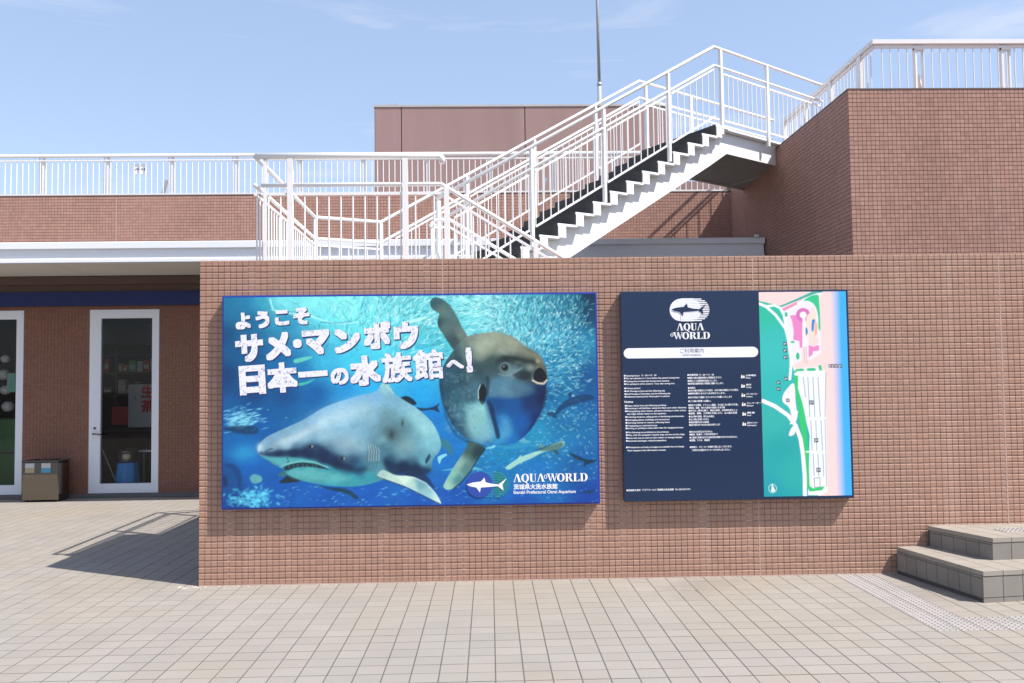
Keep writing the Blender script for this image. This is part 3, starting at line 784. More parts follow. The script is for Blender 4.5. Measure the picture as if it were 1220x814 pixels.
# ---- upper flight and bridge, near and far side
PT = [.14, 1.16, 2.18, 3.20, FL + .13, FL + 1.12]
for side, w in (('near', -.035), ('far', WID + .035)):
    BE = 2.45 if side == 'near' else 3.2
    f0, f1, f2 = S(0, w, ZL), S(FL, w, ZT), S(FL + BE, w, ZT)
    nose = Vector((0, 0, .0))
    start = f0
    if side == 'far':
        c1 = Vector((-1.96, 2.93, ZL)); c0 = Vector((-1.925, .27, ZL)); a1 = Vector((-.40, .27, ZL))
        ups = [up(a1, HU), up(c0, HU), up(c1, HU), up(f0, HU), up(f1, HU), up(f2, HU)]
        run_rail([up(a1, HU)] + [up(c0, HU)], .027, n=14)
        run_rail(ups[1:], RU)
        run_rail([up(c0, HL_), up(c1, HL_), up(f0, HL_), up(f1, HL_), up(f2, HL_)], RL)
        for a, b in ((c0, c1), (c1, f0)):
            bars(a, b); balusters(a, b, .1)
        for p in (c0.lerp(c1, .5), c1, f0): post(p, -.15, HU - .02)
    else:
        ns = up(f0, 0)
        run_rail([up(f0 - Dv * .02, HU), up(f1, HU), up(f2, HU)], RU)
        run_rail([up(f0 - Dv * .02, HL_), up(f1, HL_), up(f2, HL_)], RL)
    for i, t in enumerate(PT):
        if i == 0: continue
        p = S(t, w, zs(t))
        post(p, -.10, HU - .02)
    E_ = PT
    for a, b in zip(PT[:-1] + [PT[-1]], PT[1:] + [FL + BE]):
        a_, b_ = a + .045, b - .045
        if a < FL < b:
            b_ = FL - .01
        za = zs(a_); zb = zs(b_)
        p0, p1 = S(a_, w, za), S(b_, w, zb)
        off = .06 if a < FL - .5 else .0
        p0, p1 = up(p0, off * .5), up(p1, off * .5)
        bars(p0, p1)
        balusters(p0, p1, .100, e0=.0, e1=.0)

# ---- landing front guard and lower flight rails
y0 = .27
g0, g1 = Vector((-1.875, y0, ZL)), Vector((-.385, y0, ZL))
LS = LR / LRUN
def low(x, y): return Vector((x, y, ZL - max(0, (x + .385)) * LS))
run_rail([up(g0, HL_), up(g1, HL_), up(low(2.6, y0), HL_)], RL)
run_rail([up(g1, HU) - Vector((.01, 0, 0)), up(g1, HU) - Vector((-.01, 0, .03)), up(g1, HU - .07) - Vector((-.012, 0, 0))], .027, 'rail_end')
for p0, p1 in ((g0, g1), (g1, low(2.6, y0))):
    bars(p0, p1)
balusters(g0, Vector((-.66, y0, ZL)), .0965); balusters(Vector((-.66, y0, ZL)), g1, .0965)
balusters(g1, low(2.6, y0), .1)
for x in (-1.634, -.683): MB().box(x - .023, x + .023, y0 - .02, y0 + .02, ZL - .2, ZL + HU - .02).build('post', M_white_rail, sc)
MB().box(-1.855, -1.83, y0 - .012, y0 + .012, ZL - .2, ZL + HU - .03).build('post', M_white_rail, sc)
for x in (-.34, .4, 1.5):
    p = low(x, y0); MB().box(x - .02, x + .02, y0 - .02, y0 + .02, p.z - .1, p.z + HL_).build('post', M_white_rail, sc)
ye = 1.855
h0, h1 = Vector((-.56, ye, ZL)), Vector((-.385, ye, ZL))
run_rail([up(h0, HL_ - .16), up(h0, HL_ - .02), up(h0 + Vector((.03, 0, 0)), HL_), up(h1, HL_), up(low(2.6, ye), HL_)], RL)
bars(h0, h1); bars(h1, low(2.6, ye)); balusters(h1, low(2.6, ye), .1)
for x in (-.56, .5, 1.6):
    p = low(x, ye); MB().tube([(x, ye, p.z - .1), (x, ye, p.z + HL_ - .02)], .02, 10).build('post', M_white_rail, sc, smooth=True)
MB().tube([(-.56, ye, ZL + HL_ - .075), (-.56, ye, ZL + HL_ - .045)], [.022, .045], 14).build('post_cap', M_white_rail, sc, smooth=True)
# near newel where both flights meet
post(S(0.0, -.035, ZL), -.15, HU - .02, .045)

# ------------------------------------------------------------------ roof railing above the canopy
rr = thing('roof_railing', 'white roof railing with thin vertical bars along the brown parapet', 'railing', (-3, 7.34, PZ))
ZR = 5.385; yr = 7.34
MB().bevbox(-13, 4.0, yr - .03, yr + .03, ZR - .055, ZR, .015).build('top_rail', M_white_rail, rr)
MB().box(-13, 4.0, yr - .012, yr + .012, ZR - .115, ZR - .09).build('under_rail', M_white_rail, rr)
MB().box(-13, 4.0, yr - .012, yr + .012, PZ + .05, PZ + .075).build('bottom_rail', M_white_rail, rr)
bmr = MB().tube([(0, 0, 0), (0, 0, ZR - .10 - PZ - .03)], .0085, 6, caps=False).mesh('baluster', M_white_rail, smooth=True)
x = -8.9
while x < 3.95:
    inst(bmr, 'baluster', rr, (x, yr, PZ + .05)); x += .0946
for k in range(12):
    xp = -7.27 + 1.0437 * k
    MB().box(xp - .045, xp - .030, yr + .005, yr + .06, PZ + .02, ZR - .06).box(xp + .005, xp + .045, yr + .01, yr + .055, PZ + .02, ZR - .056).build('post', M_white_rail, rr)
    MB().bevbox(xp - .05, xp + .03, yr + .0, yr + .05, ZR - .15, ZR - .085, .01).build('bracket', M_white_rail, rr)
for xp in (-5.27, 1.0): MB().obox((xp, yr + .06, ZR - .42), (xp - .10, yr + .12, PZ + .02), .05, .035).build('brace', M_white_rail, rr)
sg = thing('roof_railing_sign', 'small white sign plate with dark lettering on the roof railing', 'sign', (-5.68, yr - .03, 5.1))
MB().box(-5.80, -5.585, yr + .020, yr + .027, 5.06, 5.225).build('plate', M_plainwhite, sg)
for i in range(5): MB().box(-5.785 + i * .04, -5.76 + i * .04, yr + .0165, yr + .0195, 5.118 + (i % 2) * .008, 5.150 + (i * 7 % 3) * .006).build('lettering', M_greytext, sg)
# far ramp rail glimpsed at the left edge
fr_ = thing('far_stair_railing', 'sloping white handrail with bars far behind the roof railing at the left edge', 'railing', (-8.5, 10, PZ))
MB().tube([(-10.9, 10, 5.95), (-9.12, 10, 4.95)], .022, 8).build('handrail', M_white_rail, fr_)
MB().tube([(-10.9, 10, 5.15), (-9.4, 10, 4.35)], .012, 8).build('bottom_bar', M_white_rail, fr_)
for k in range(14):
    x = -10.9 + k * .12; zt = 5.95 - (x + 10.9) * .562
    MB().tube([(x, 10, zt - .72), (x, 10, zt)], .0085, 6).build('baluster', M_white_rail, fr_)

# ------------------------------------------------------------------ terrace railing on the right-hand building
tr_ = thing('terrace_railing', 'white terrace railing with thin bars on top of the brown block', 'railing', (6, 3.8, RZ))
ZTT = 5.85; xt, yt = 4.93, 3.82
def tbar(p0, p1, w, h, nm): MB().obox(p0, p1, w, h).build(nm, M_white_rail, tr_)
tbar((xt - .03, yt, ZTT - .03), (10, yt, ZTT - .03), .08, .055, 'top_rail')
tbar((xt, yt + .041, ZTT - .03), (xt, 7.15, ZTT - .03), .08, .055, 'top_rail')
tbar((xt, yt, ZTT - .09), (10, yt, ZTT - .09), .025, .03, 'under_rail'); tbar((xt, yt, ZTT - .09), (xt, 7.15, ZTT - .09), .025, .03, 'under_rail')
tbar((xt, yt, RZ + .12), (10, yt, RZ + .12), .025, .03, 'bottom_rail'); tbar((xt, yt, RZ + .12), (xt, 7.15, RZ + .12), .025, .03, 'bottom_rail')
bmt = MB().tube([(0, 0, 0), (0, 0, ZTT - .09 - RZ - .12)], .0075, 6, caps=False).mesh('baluster', M_white_rail, smooth=True)
x = xt + .1
while x < 7.8:
    inst(bmt, 'baluster', tr_, (x, yt, RZ + .12)); x += .107
y = yt + .1
while y < 7.1:
    inst(bmt, 'baluster', tr_, (xt, y, RZ + .12)); y += .107
for k in range(4):
    xp = xt + .54 + k * 1.125
    MB().box(xp - .02, xp + .012, yt + .0, yt + .06, RZ + .0, ZTT - .06).box(xp + .085, xp + .105, yt + .01, yt + .05, RZ, ZTT - .1).build('post', M_white_rail, tr_)
    MB().bevbox(xp - .02, xp + .11, yt - .012, yt + .05, ZTT - .135, ZTT - .085, .01).build('bracket', M_white_rail, tr_)
for k in range(4):
    yp = yt + .40 + k * .98
    MB().box(xt - .03, xt + .03, yp - .05, yp + .05, RZ, ZTT - .06).build('post', M_white_rail, tr_)
MB().obox((xt + .57, yt + .06, RZ + .66), (xt + .76, yt + .22, RZ + .30), .05, .03).build('brace', M_white_rail, tr_)
# ================================================================== SIGN BOARDS
# ---- a small painter: paints a picture into the colour attribute of a fine flat mesh
class Paint:
    def __init__(self, nx, ny, fx, fy):
        s = np.linspace(0, 1, nx); v = np.linspace(0, 1, ny)
        self.S, self.V = np.meshgrid(s, v)                 # rows: top to bottom
        self.X = fx(self.S, self.V); self.Y = fy(self.S, self.V)
        self.C = np.zeros((ny, nx, 3)); self.ny = ny; self.nx = nx
        self.y_lo = self.Y.min(1); self.y_hi = self.Y.max(1); self.x_lo = self.X.min(0); self.x_hi = self.X.max(0)
    def field(self, pts, p=3.2, soft=6.0, X=None, Y=None):
        X = self.X if X is None else X; Y = self.Y if Y is None else Y
        num = np.zeros(X.shape + (3,)); den = np.zeros(X.shape)
        for (x, y, c) in pts:
            w = 1.0 / ((X - x) ** 2 + (Y - y) ** 2 + soft ** 2) ** (p / 2)
            num += w[..., None] * np.array(lin(c)); den += w
        return num / den[..., None]
    def noise(self, sx, sy, seed, ang=0.0, oct=3):
        """smooth value noise in picture units"""
        rg = np.random.default_rng(seed); out = np.zeros_like(self.X); amp = 1.0; tot = 0
        ca, sa = math.cos(ang), math.sin(ang)
        xr = self.X * ca + self.Y * sa; yr = -self.X * sa + self.Y * ca
        for o in range(oct):
            g = rg.random((257, 257))
            gx = xr / sx * 2 ** o; gy = yr / sy * 2 ** o
            ix = np.floor(gx).astype(int); iy = np.floor(gy).astype(int)
            fx = gx - ix; fy = gy - iy
            fx = fx * fx * (3 - 2 * fx); fy = fy * fy * (3 - 2 * fy)
            a = g[iy % 257, ix % 257]; b = g[iy % 257, (ix + 1) % 257]; c = g[(iy + 1) % 257, ix % 257]; d = g[(iy + 1) % 257, (ix + 1) % 257]
            out += amp * ((a * (1 - fx) + b * fx) * (1 - fy) + (c * (1 - fx) + d * fx) * fy); tot += amp; amp *= .55
        return out / tot - .5
    def win(self, x0, x1, y0, y1, pad):
        yy = np.where((self.y_lo <= y1 + pad) & (self.y_hi >= y0 - pad))[0]
        xx = np.where((self.x_lo <= x1 + pad) & (self.x_hi >= x0 - pad))[0]
        if len(yy) == 0 or len(xx) == 0: return None
        return slice(yy[0], yy[-1] + 1), slice(xx[0], xx[-1] + 1)
    def mask(self, poly, soft=0.6):
        P = np.array(poly, float)
        w = self.win(P[:, 0].min(), P[:, 0].max(), P[:, 1].min(), P[:, 1].max(), soft * 2 + 1)
        if w is None: return None, None
        X = self.X[w]; Y = self.Y[w]
        inside = np.zeros(X.shape, bool); dist = np.full(X.shape, 1e9)
        for (ax, ay), (bx_, by_) in zip(P, np.roll(P, -1, 0)):
            ex, ey = bx_ - ax, by_ - ay
            t = np.clip(((X - ax) * ex + (Y - ay) * ey) / (ex * ex + ey * ey + 1e-9), 0, 1)
            dist = np.minimum(dist, (X - ax - t * ex) ** 2 + (Y - ay - t * ey) ** 2)
            c = ((ay > Y) != (by_ > Y))
            with np.errstate(divide='ignore', invalid='ignore'):
                xi = ex * (Y - ay) / (ey if abs(ey) > 1e-9 else 1e-9) + ax
            inside ^= c & (X < xi)
        d = np.sqrt(dist) * np.where(inside, 1, -1)
        return w, np.clip(d / (2 * soft) + .5, 0, 1)
    def fill(self, poly, col, a=1.0, soft=0.6, spline=True):
        if spline: poly = smooth_poly(poly)
        w, m_ = self.mask(poly, soft)
        if w is None: return
        c = col if isinstance(col, np.ndarray) else np.array(lin(col))
        if c.ndim == 3: c = c[w]
        self.C[w] += (c - self.C[w]) * (m_ * a)[..., None]
    def blob(self, x, y, rx, ry, col, a=1.0, ang=0.0, p=2.0):
        R = max(rx, ry) * 2.6
        w = self.win(x - R, x + R, y - R, y + R, 1)
        if w is None: return
        X = self.X[w] - x; Y = self.Y[w] - y; ca, sa = math.cos(ang), math.sin(ang)
        d = ((X * ca + Y * sa) / rx) ** 2 + ((-X * sa + Y * ca) / ry) ** 2
        m_ = np.exp(-(d ** (p / 2)))
        self.C[w] += (np.array(lin(col)) - self.C[w]) * (m_ * a)[..., None]
    def line(self, pts, wd, col, a=1.0, soft=0.5):
        P = np.array(pts, float)
        w = self.win(P[:, 0].min(), P[:, 0].max(), P[:, 1].min(), P[:, 1].max(), wd + soft * 2 + 1)
        if w is None: return
        X = self.X[w]; Y = self.Y[w]; dist = np.full(X.shape, 1e9)
        for (ax, ay), (bx_, by_) in zip(P[:-1], P[1:]):
            ex, ey = bx_ - ax, by_ - ay
            t = np.clip(((X - ax) * ex + (Y - ay) * ey) / (ex * ex + ey * ey + 1e-9), 0, 1)
            dist = np.minimum(dist, (X - ax - t * ex) ** 2 + (Y - ay - t * ey) ** 2)
        m_ = np.clip((wd / 2 - np.sqrt(dist)) / (2 * soft) + .5, 0, 1)
        self.C[w] += (np.array(lin(col)) - self.C[w]) * (m_ * a)[..., None]
    def panel(self, name, x0, x1, z0, z1, y, parent, gain=1.0):
        V = np.stack([x0 + self.S * (x1 - x0), np.full_like(self.S, y), z1 - self.V * (z1 - z0)], -1).reshape(-1, 3)
        idx = np.arange(self.nx * self.ny).reshape(self.ny, self.nx)
        F = np.stack([idx[1:, :-1], idx[1:, 1:], idx[:-1, 1:], idx[:-1, :-1]], -1).reshape(-1, 4)
        return np_mesh(name, V, F, M_print, parent, np.clip(self.C * gain, 0.004, 0.85).reshape(-1, 3))

def smooth_poly(P, n=5):
    P = np.array(P, float); N = len(P); out = []
    for i in range(N):
        p0, p1, p2, p3 = P[i - 1], P[i], P[(i + 1) % N], P[(i + 2) % N]
        for k in range(n):
            t = k / n
            out.append(.5 * ((2 * p1) + (-p0 + p2) * t + (2 * p0 - 5 * p1 + 4 * p2 - p3) * t * t + (-p0 + 3 * p1 - 3 * p2 + p3) * t ** 3))
    return np.array(out)

def zc(ox, oy, k):
    return lambda L: [(ox + x / k, oy + y / k) for x, y in L]

# ---- flat lettering
def text_mesh(s, size, offset=0.0, shear=0.0):
    """outline of a text as a flat mesh; offset > 0 makes it bolder with shifted copies, each a hair behind the last"""
    cu = bpy.data.curves.new('lettering', 'FONT'); cu.body = s; cu.size = size; cu.shear = shear
    cu.resolution_u = 2 if size < .03 else 5
    o = bpy.data.objects.new('lettering', cu)
    me = bpy.data.meshes.new_from_object(o)
    bpy.data.objects.remove(o); bpy.data.curves.remove(cu)
    co = np.empty(len(me.vertices) * 3, np.float32); me.vertices.foreach_get('co', co); co = co.reshape(-1, 3)
    fs = [tuple(p_.vertices) for p_ in me.polygons]
    bpy.data.meshes.remove(me)
    if offset <= 0: return fs, co
    V = []; F = []; n = len(co); d = offset * size
    k = 12 if size > .5 else 4
    for i in range(k + 1):
        a_ = 2 * math.pi * i / k + math.pi / 4
        q_ = max(abs(math.cos(a_)), abs(math.sin(a_)))                   # square pen: keeps corners blocky
        sh = np.array([0, 0, 0]) if i == k else np.array([d * math.cos(a_) / q_, d * math.sin(a_) / q_, 0])
        c = co + sh; c[:, 2] = i
        V.append(c); F += [tuple(q_ + i * n for q_ in f) for f in fs]
    return F, np.concatenate(V)

def put_text(s, cx, cz, y, parent, mtl, w=None, h=None, size=.1, offset=0.0, rot=0.0, anchor='c', name='lettering', shear=0.0):
    """text on a wall-parallel plane; scaled to width w and / or height h, centred at (cx, cz)"""
    fs, co = text_mesh(s, size, offset, shear)
    lo = co.min(0); hi = co.max(0)
    sx = (w / (hi[0] - lo[0])) if w else None; sz = (h / (hi[1] - lo[1])) if h else None
    sx = sx or sz or 1.0; sz = sz or sx
    c = (lo + hi) / 2
    px = (co[:, 0] - (c[0] if anchor == 'c' else lo[0])) * sx; pz = (co[:, 1] - c[1]) * sz
    ca, sa = math.cos(rot), math.sin(rot)
    base = wloc(parent)
    out = np.stack([cx + px * ca - pz * sa - base.x, y - base.y - co[:, 2] * .00002, cz + px * sa + pz * ca - base.z], 1)
    me = bpy.data.meshes.new(name)
    me.from_pydata(out.tolist(), [], fs); me.materials.append(mtl); me.update()
    o = bpy.data.objects.new(name, me); COL.objects.link(o); o.parent = parent
    return o

def flat_poly(name, polys, y, parent, mtl, step=0.00012):
    """several flat polygons on a wall-parallel plane, each a hair in front of the last"""
    b = MB()
    for i, P in enumerate(polys):
        b.add([(x, y - i * step, z) for x, z in P], [tuple(range(len(P)))])
    return b.build(name, mtl, parent)

# display serif capitals, drawn as strokes on a unit-height body: returns polygons and advance
def ell(cx, cz, rx, rz, n=28): return [(cx + rx * math.cos(2 * math.pi * k / n), cz + rz * math.sin(2 * math.pi * k / n)) for k in range(n)]
def ringpoly(cx, cz, rx, rz, ix, iz, n=28):
    out = []
    for k in range(n):
        a, b = 2 * math.pi * k / n, 2 * math.pi * (k + 1) / n
        out.append([(cx + rx * math.cos(a), cz + rz * math.sin(a)), (cx + rx * math.cos(b), cz + rz * math.sin(b)), (cx + ix * math.cos(b), cz + iz * math.sin(b)), (cx + ix * math.cos(a), cz + iz * math.sin(a))])
    return out
R_ = lambda x0, x1, z0, z1: [(x0, z0), (x1, z0), (x1, z1), (x0, z1)]
def glyph(ch):
    if ch == 'A': return [[(.36, 1), (.56, 1), (.86, 0), (.60, 0)], [(.36, 1), (.44, .93), (.14, 0), (.07, 0)], R_(.0, .25, 0, .05), R_(.53, .92, 0, .05)], .90
    if ch == 'Q': return ringpoly(.44, .5, .44, .52, .19, .44) + [[(.35, .02), (.52, .04), (.86, -.26), (.62, -.22)]], .90
    if ch == 'O': return ringpoly(.44, .5, .44, .52, .19, .44), .90
    if ch == 'U': return [R_(.1, .33, .22, 1), R_(.64, .71, .22, 1), [(.1, .22), (.33, .22), (.36, .1), (.5, .05), (.62, .1), (.64, .22), (.71, .22), (.66, .05), (.48, -.02), (.25, .0), (.13, .08)], R_(.0, .43, .95, 1.0), R_(.54, .81, .95, 1)], .84
    if ch == 'W': return [[(.04, 1), (.28, 1), (.50, .0), (.40, .0)], [(.40, .0), (.47, .0), (.68, .95), (.62, .95)], [(.50, 1), (.74, 1), (.94, 0), (.84, 0)], [(.84, 0), (.91, 0), (1.16, 1), (1.09, 1)], R_(-.04, .36, .95, 1), R_(1.0, 1.25, .95, 1)] + ringpoly(-.13, .62, .19, .25, .10, .19, 16), 1.14
    if ch == 'R': return [R_(.1, .34, 0, 1), R_(.34, .5, .94, 1), R_(.34, .5, .47, .53), [(.46, 1), (.62, .98), (.74, .88), (.76, .74), (.70, .58), (.55, .49), (.44, .47), (.50, .58), (.53, .74), (.50, .9)], [(.40, .49), (.60, .49), (.90, 0), (.64, 0)], R_(.0, .44, 0, .05), R_(.6, .95, 0, .05), R_(0, .34, .95, 1)], .92
    if ch == 'L': return [R_(.1, .34, 0, 1), R_(.34, .62, 0, .06), [(.56, .06), (.70, 0), (.72, .3), (.68, .3)], R_(0, .44, .95, 1), R_(0, .1, 0, .05)], .76
    if ch == 'D': return [R_(.1, .33, 0, 1), R_(.33, .48, .94, 1), R_(.33, .48, 0, .06), [(.46, 1), (.68, .94), (.84, .74), (.88, .5), (.84, .26), (.68, .06), (.46, 0), (.58, .2), (.62, .5), (.58, .8)], R_(0, .1, .95, 1), R_(0, .1, 0, .05)], .94
def serif_word(word, x0, z0, w, h, y, parent, mtl, name='lettering'):
    polys = []; pen = 0
    for ch in word:
        g, adv = glyph(ch)
        if ch == 'W': pen += .22
        polys += [[(pen + a, b) for a, b in P] for P in g]; pen += adv
    k = w / pen
    return flat_poly(name, [[(x0 + a * k, z0 + b * h) for a, b in P] for P in polys], y, parent, mtl, step=.00004)

SHARK = [(100, 188), (150, 172), (215, 165), (245, 133), (254, 170), (300, 182), (360, 188), (425, 138), (390, 190), (400, 238), (352, 202), (300, 207), (215, 213), (208, 253), (180, 213), (130, 203)]

# ================================================================== welcome board
WX0, WX1, WZ0, WZ1 = -2.0907, 0.8584, 0.5993, 2.2654
YB = -0.075
wb = thing('welcome_board', 'large blue edged welcome board printed with a shark and a sunfish', 'sign board', (-.6, YB, WZ0))
MB().bevbox(WX0, WX1, YB + .003, -.002, WZ0, WZ1, .004).build('board_case', M_board_blue, wb)
EDG = .013
bfx = lambda s, v: 264 + s * (447 + 4 * v)
bfy = lambda s, v: 353 - 5 * s + v * (254 - s)
su, sv = EDG / (WX1 - WX0), EDG / (WZ1 - WZ0)
p = Paint(740, 418, lambda s, v: bfx(su + s * (1 - 2 * su), sv + v * (1 - 2 * sv)), lambda s, v: bfy(su + s * (1 - 2 * su), sv + v * (1 - 2 * sv)))
BGP = [(268, 357, (38, 120, 160)), (290, 360, (45, 130, 170)), (315, 357, (70, 160, 190)), (335, 360, (130, 215, 225)), (370, 358, (140, 222, 228)), (410, 358, (150, 225, 230)), (450, 358, (140, 215, 225)),
       (480, 358, (125, 205, 215)), (500, 370, (120, 205, 212)), (560, 358, (140, 215, 220)), (600, 358, (130, 205, 215)), (640, 356, (90, 170, 190)), (670, 356, (50, 120, 150)), (705, 353, (12, 50, 82)), (700, 375, (15, 70, 105)),
       (400, 380, (120, 215, 225)), (440, 385, (130, 220, 228)), (480, 395, (110, 205, 220)), (340, 385, (50, 145, 185)), (300, 385, (30, 110, 155)), (268, 400, (20, 85, 130)), (300, 420, (20, 95, 145)), (330, 430, (25, 110, 165)),
       (268, 450, (15, 75, 125)), (355, 440, (35, 125, 180)), (385, 430, (75, 180, 215)), (420, 430, (85, 200, 228)), (450, 420, (95, 205, 230)), (500, 420, (90, 195, 220)), (520, 400, (95, 190, 205)), (300, 470, (18, 80, 135)), (340, 470, (15, 85, 145)),
       (375, 470, (20, 100, 165)), (410, 462, (45, 150, 210)), (440, 460, (55, 170, 222)), (500, 470, (45, 165, 220)), (512, 500, (30, 130, 200)), (280, 500, (25, 105, 165)), (310, 505, (22, 100, 165)), (268, 520, (25, 110, 175)), (290, 540, (30, 120, 185)), (270, 565, (20, 85, 140)),
       (300, 560, (28, 105, 180)), (340, 580, (28, 100, 178)), (390, 590, (28, 98, 178)), (440, 590, (30, 100, 180)), (500, 600, (30, 98, 180)), (280, 598, (20, 80, 150)), (530, 540, (30, 120, 190)), (545, 590, (28, 95, 178)), (600, 545, (35, 145, 190)), (640, 520, (45, 150, 190)), (680, 500, (35, 120, 170)),
       (660, 470, (35, 120, 170)), (700, 450, (20, 90, 145)), (700, 480, (25, 100, 160)), (660, 440, (60, 145, 185)), (690, 410, (55, 140, 180)), (660, 400, (90, 175, 205)), (620, 385, (130, 205, 220)), (600, 560, (32, 125, 185)), (640, 560, (35, 125, 190)), (690, 550, (25, 105, 170)), (700, 590, (15, 80, 165)), (620, 600, (22, 95, 180)), (670, 530, (40, 130, 180))]
p.C = p.field(BGP, p=3.0, soft=10)
p.C *= (1 + .16 * p.noise(60, 14, 3, -.3) + .12 * p.noise(18, 9, 4))[..., None]
# the shoal of small silvery fish: thousands of short strokes, flowing round the sunfish
rg = np.random.default_rng(5)
def shoal(n, x0, x1, y0, y1, accept, ang0, spread, cols, al, L=(2.2, 5.0)):
    for _ in range(n):
        x = rg.uniform(x0, x1); y = rg.uniform(y0, y1)
        if rg.random() > accept(x, y): continue
        a = ang0(x, y) + rg.normal(0, spread); l_ = rg.uniform(*L)
        p.blob(x, y, l_ / 2, rg.uniform(.45, .8), cols[rg.integers(len(cols))], al * rg.uniform(.4, 1), a)
dk = [(30, 100, 135), (50, 125, 155), (20, 85, 120)]; lt = [(225, 245, 250), (200, 235, 240), (170, 225, 235), (150, 215, 225)]
accR = lambda x, y: np.clip(1.1 - abs(y - 400) / 120 - max(0, (x - 690)) / 20, 0.05, 1)
angR = lambda x, y: 2.5 + .9 * math.sin(x * .016 + y * .02)
shoal(3200, 585, 712, 352, 500, accR, angR, .45, dk, .8, (2.4, 6))
shoal(2400, 575, 708, 352, 500, accR, angR, .45, lt[1:] + [(95, 180, 200), (120, 200, 210)], .6, (2.2, 6))
shoal(220, 590, 690, 354, 440, accR, angR, .6, lt[:1], .8, (1.8, 4))
angL = lambda x, y: -1.1 + (x - 470) * .012
shoal(1500, 330, 590, 352, 440, lambda x, y: np.clip((x - 320) / 160, .1, 1) * np.clip((430 - y) / 60, 0, 1), angL, .5, dk[:2], .6, (4, 10))
shoal(1700, 380, 600, 352, 440, lambda x, y: np.clip((x - 380) / 120, .1, 1) * np.clip((435 - y) / 60, 0, 1), angL, .5, lt, .7, (4, 10))
shoal(900, 560, 712, 480, 600, lambda x, y: .7 * np.clip((590 - y) / 60, .1, 1), lambda x, y: .2, .6, lt[1:] + [(80, 175, 205)], .4, (2, 4))
shoal(500, 560, 712, 480, 600, lambda x, y: .8, lambda x, y: .2, .6, dk, .5, (2, 5))
# streaks of light and bubbles in the left half
Z1 = zc(255, 340, 5.083); Z2 = zc(480, 340, 5.083); Z3 = zc(255, 450, 5.083); Z4 = zc(480, 450, 5.083)
p.fill(Z1([(330, 75), (420, 70), (820, 75), (870, 160), (830, 225), (740, 225), (600, 180), (460, 160), (360, 110)]), (160, 228, 232), .30, 4)
p.line(Z1([(335, 85), (350, 150), (430, 170), (570, 185), (650, 215), (740, 235), (860, 225)]), 1.5, (205, 245, 248), .75, 1.0)
p.line(Z1([(340, 110), (370, 160), (480, 150)]), 1.2, (160, 225, 235), .6, .8)
p.line(Z1([(640, 225), (740, 232), (830, 222)]), 1.8, (70, 150, 180), .6, .8)
for k in range(260):
    x, y = rg.normal(288, 12), rg.normal(500, 6)
    if x > 266: p.blob(x, y, rg.uniform(1, 4), .6, (150, 215, 235), rg.uniform(.2, .6), -.25)
for k in range(220):
    x, y = rg.normal(300, 13), rg.normal(594, 6)
    if x > 266 and y < 604: p.blob(x, y, rg.uniform(1, 3.2), rg.uniform(.5, 1.6), (120, 215, 240), rg.uniform(.15, .55), rg.uniform(-1, 1))
p.blob(292, 540, 16, 9, (75, 180, 220), .45)
for k in range(90):
    x, y = rg.uniform(330, 560), rg.uniform(578, 603)
    p.blob(x, y, rg.uniform(.8, 3), .5, (140, 205, 230), rg.uniform(.15, .6), rg.uniform(-.6, .3))
p.fill(Z3([(50, 310), (120, 295), (250, 300), (258, 340), (180, 345), (100, 330)]), (22, 70, 105), .8, 1.2)
p.fill(Z3([(60, 530), (110, 520), (150, 550), (170, 610), (155, 690), (135, 620), (110, 560)]), (18, 75, 130), .7, 1.2)
p.fill(Z3([(218, 600), (245, 585), (285, 600), (285, 630), (240, 640), (222, 625)]), (110, 170, 175), .9, .8)
p.fill(Z3([(50, 590), (70, 600), (85, 650), (60, 660)]), (20, 60, 95), .8, 1)
# small fish
p.fill(Z1([(480, 455), (530, 440), (590, 435), (560, 455), (490, 475)]), (120, 205, 190), .85, .7)
p.fill(Z1([(490, 600), (545, 590), (605, 572), (560, 600), (515, 612)]), (90, 190, 180), .85, .7)
p.fill(Z2([(0, 225), (60, 205), (150, 192), (100, 215), (30, 235)]), (190, 228, 232), .9, .6)
p.fill(Z2([(915, 780), (960, 720), (1030, 680), (1120, 665), (1160, 690), (1080, 715), (990, 745), (935, 785)]), (25, 70, 115), .85, .8)
p.fill(Z2([(870, 770), (915, 780), (930, 810), (880, 795)]), (25, 70, 110), .8, .7)
p.fill(Z2([(1000, 660), (1025, 655), (1010, 690)]), (22, 65, 110), .8, .7)
p.fill(Z4([(620, 545), (700, 490), (780, 460), (840, 440), (900, 410), (970, 390), (970, 420), (930, 440), (850, 455), (780, 490), (700, 525), (640, 560)]), (165, 205, 200), .95, .7)
p.fill(Z4([(800, 440), (880, 415), (960, 395), (968, 420), (930, 445), (850, 450)]), (60, 95, 100), .75, 1.2)
p.fill(Z4([(905, 440), (940, 455), (935, 475)]), (60, 95, 100), .9, .6)
p.fill(Z4([(820, 425), (830, 405), (850, 425)]), (120, 150, 150), .9, .6)
p.fill(Z4([(690, 500), (710, 475), (715, 500)]), (170, 205, 200), .9, .6)
p.fill(Z4([(1005, 460), (1060, 480), (1110, 500), (1175, 505), (1120, 530), (1090, 545), (1095, 515), (1040, 495)]), (28, 60, 80), .9, .8)
p.fill(Z4([(1060, 700), (1110, 690), (1170, 680), (1130, 705)]), (30, 75, 110), .9, .8)
p.fill(Z4([(75, 185), (130, 190), (180, 180), (215, 160), (205, 185), (215, 215), (170, 200), (100, 205)]), (20, 55, 85), .9, .7)
p.fill(Z4([(178, 365), (230, 370), (280, 400), (298, 440), (285, 475), (255, 440), (215, 410), (180, 405)]), (70, 130, 150), .9, .8)
p.fill(Z4([(205, 485), (250, 465), (260, 475), (230, 495), (215, 525)]), (150, 210, 220), .9, .6)
p.fill(Z4([(230, 565), (330, 550), (430, 545), (480, 565), (440, 562), (340, 562)]), (110, 190, 210), .8, .8)
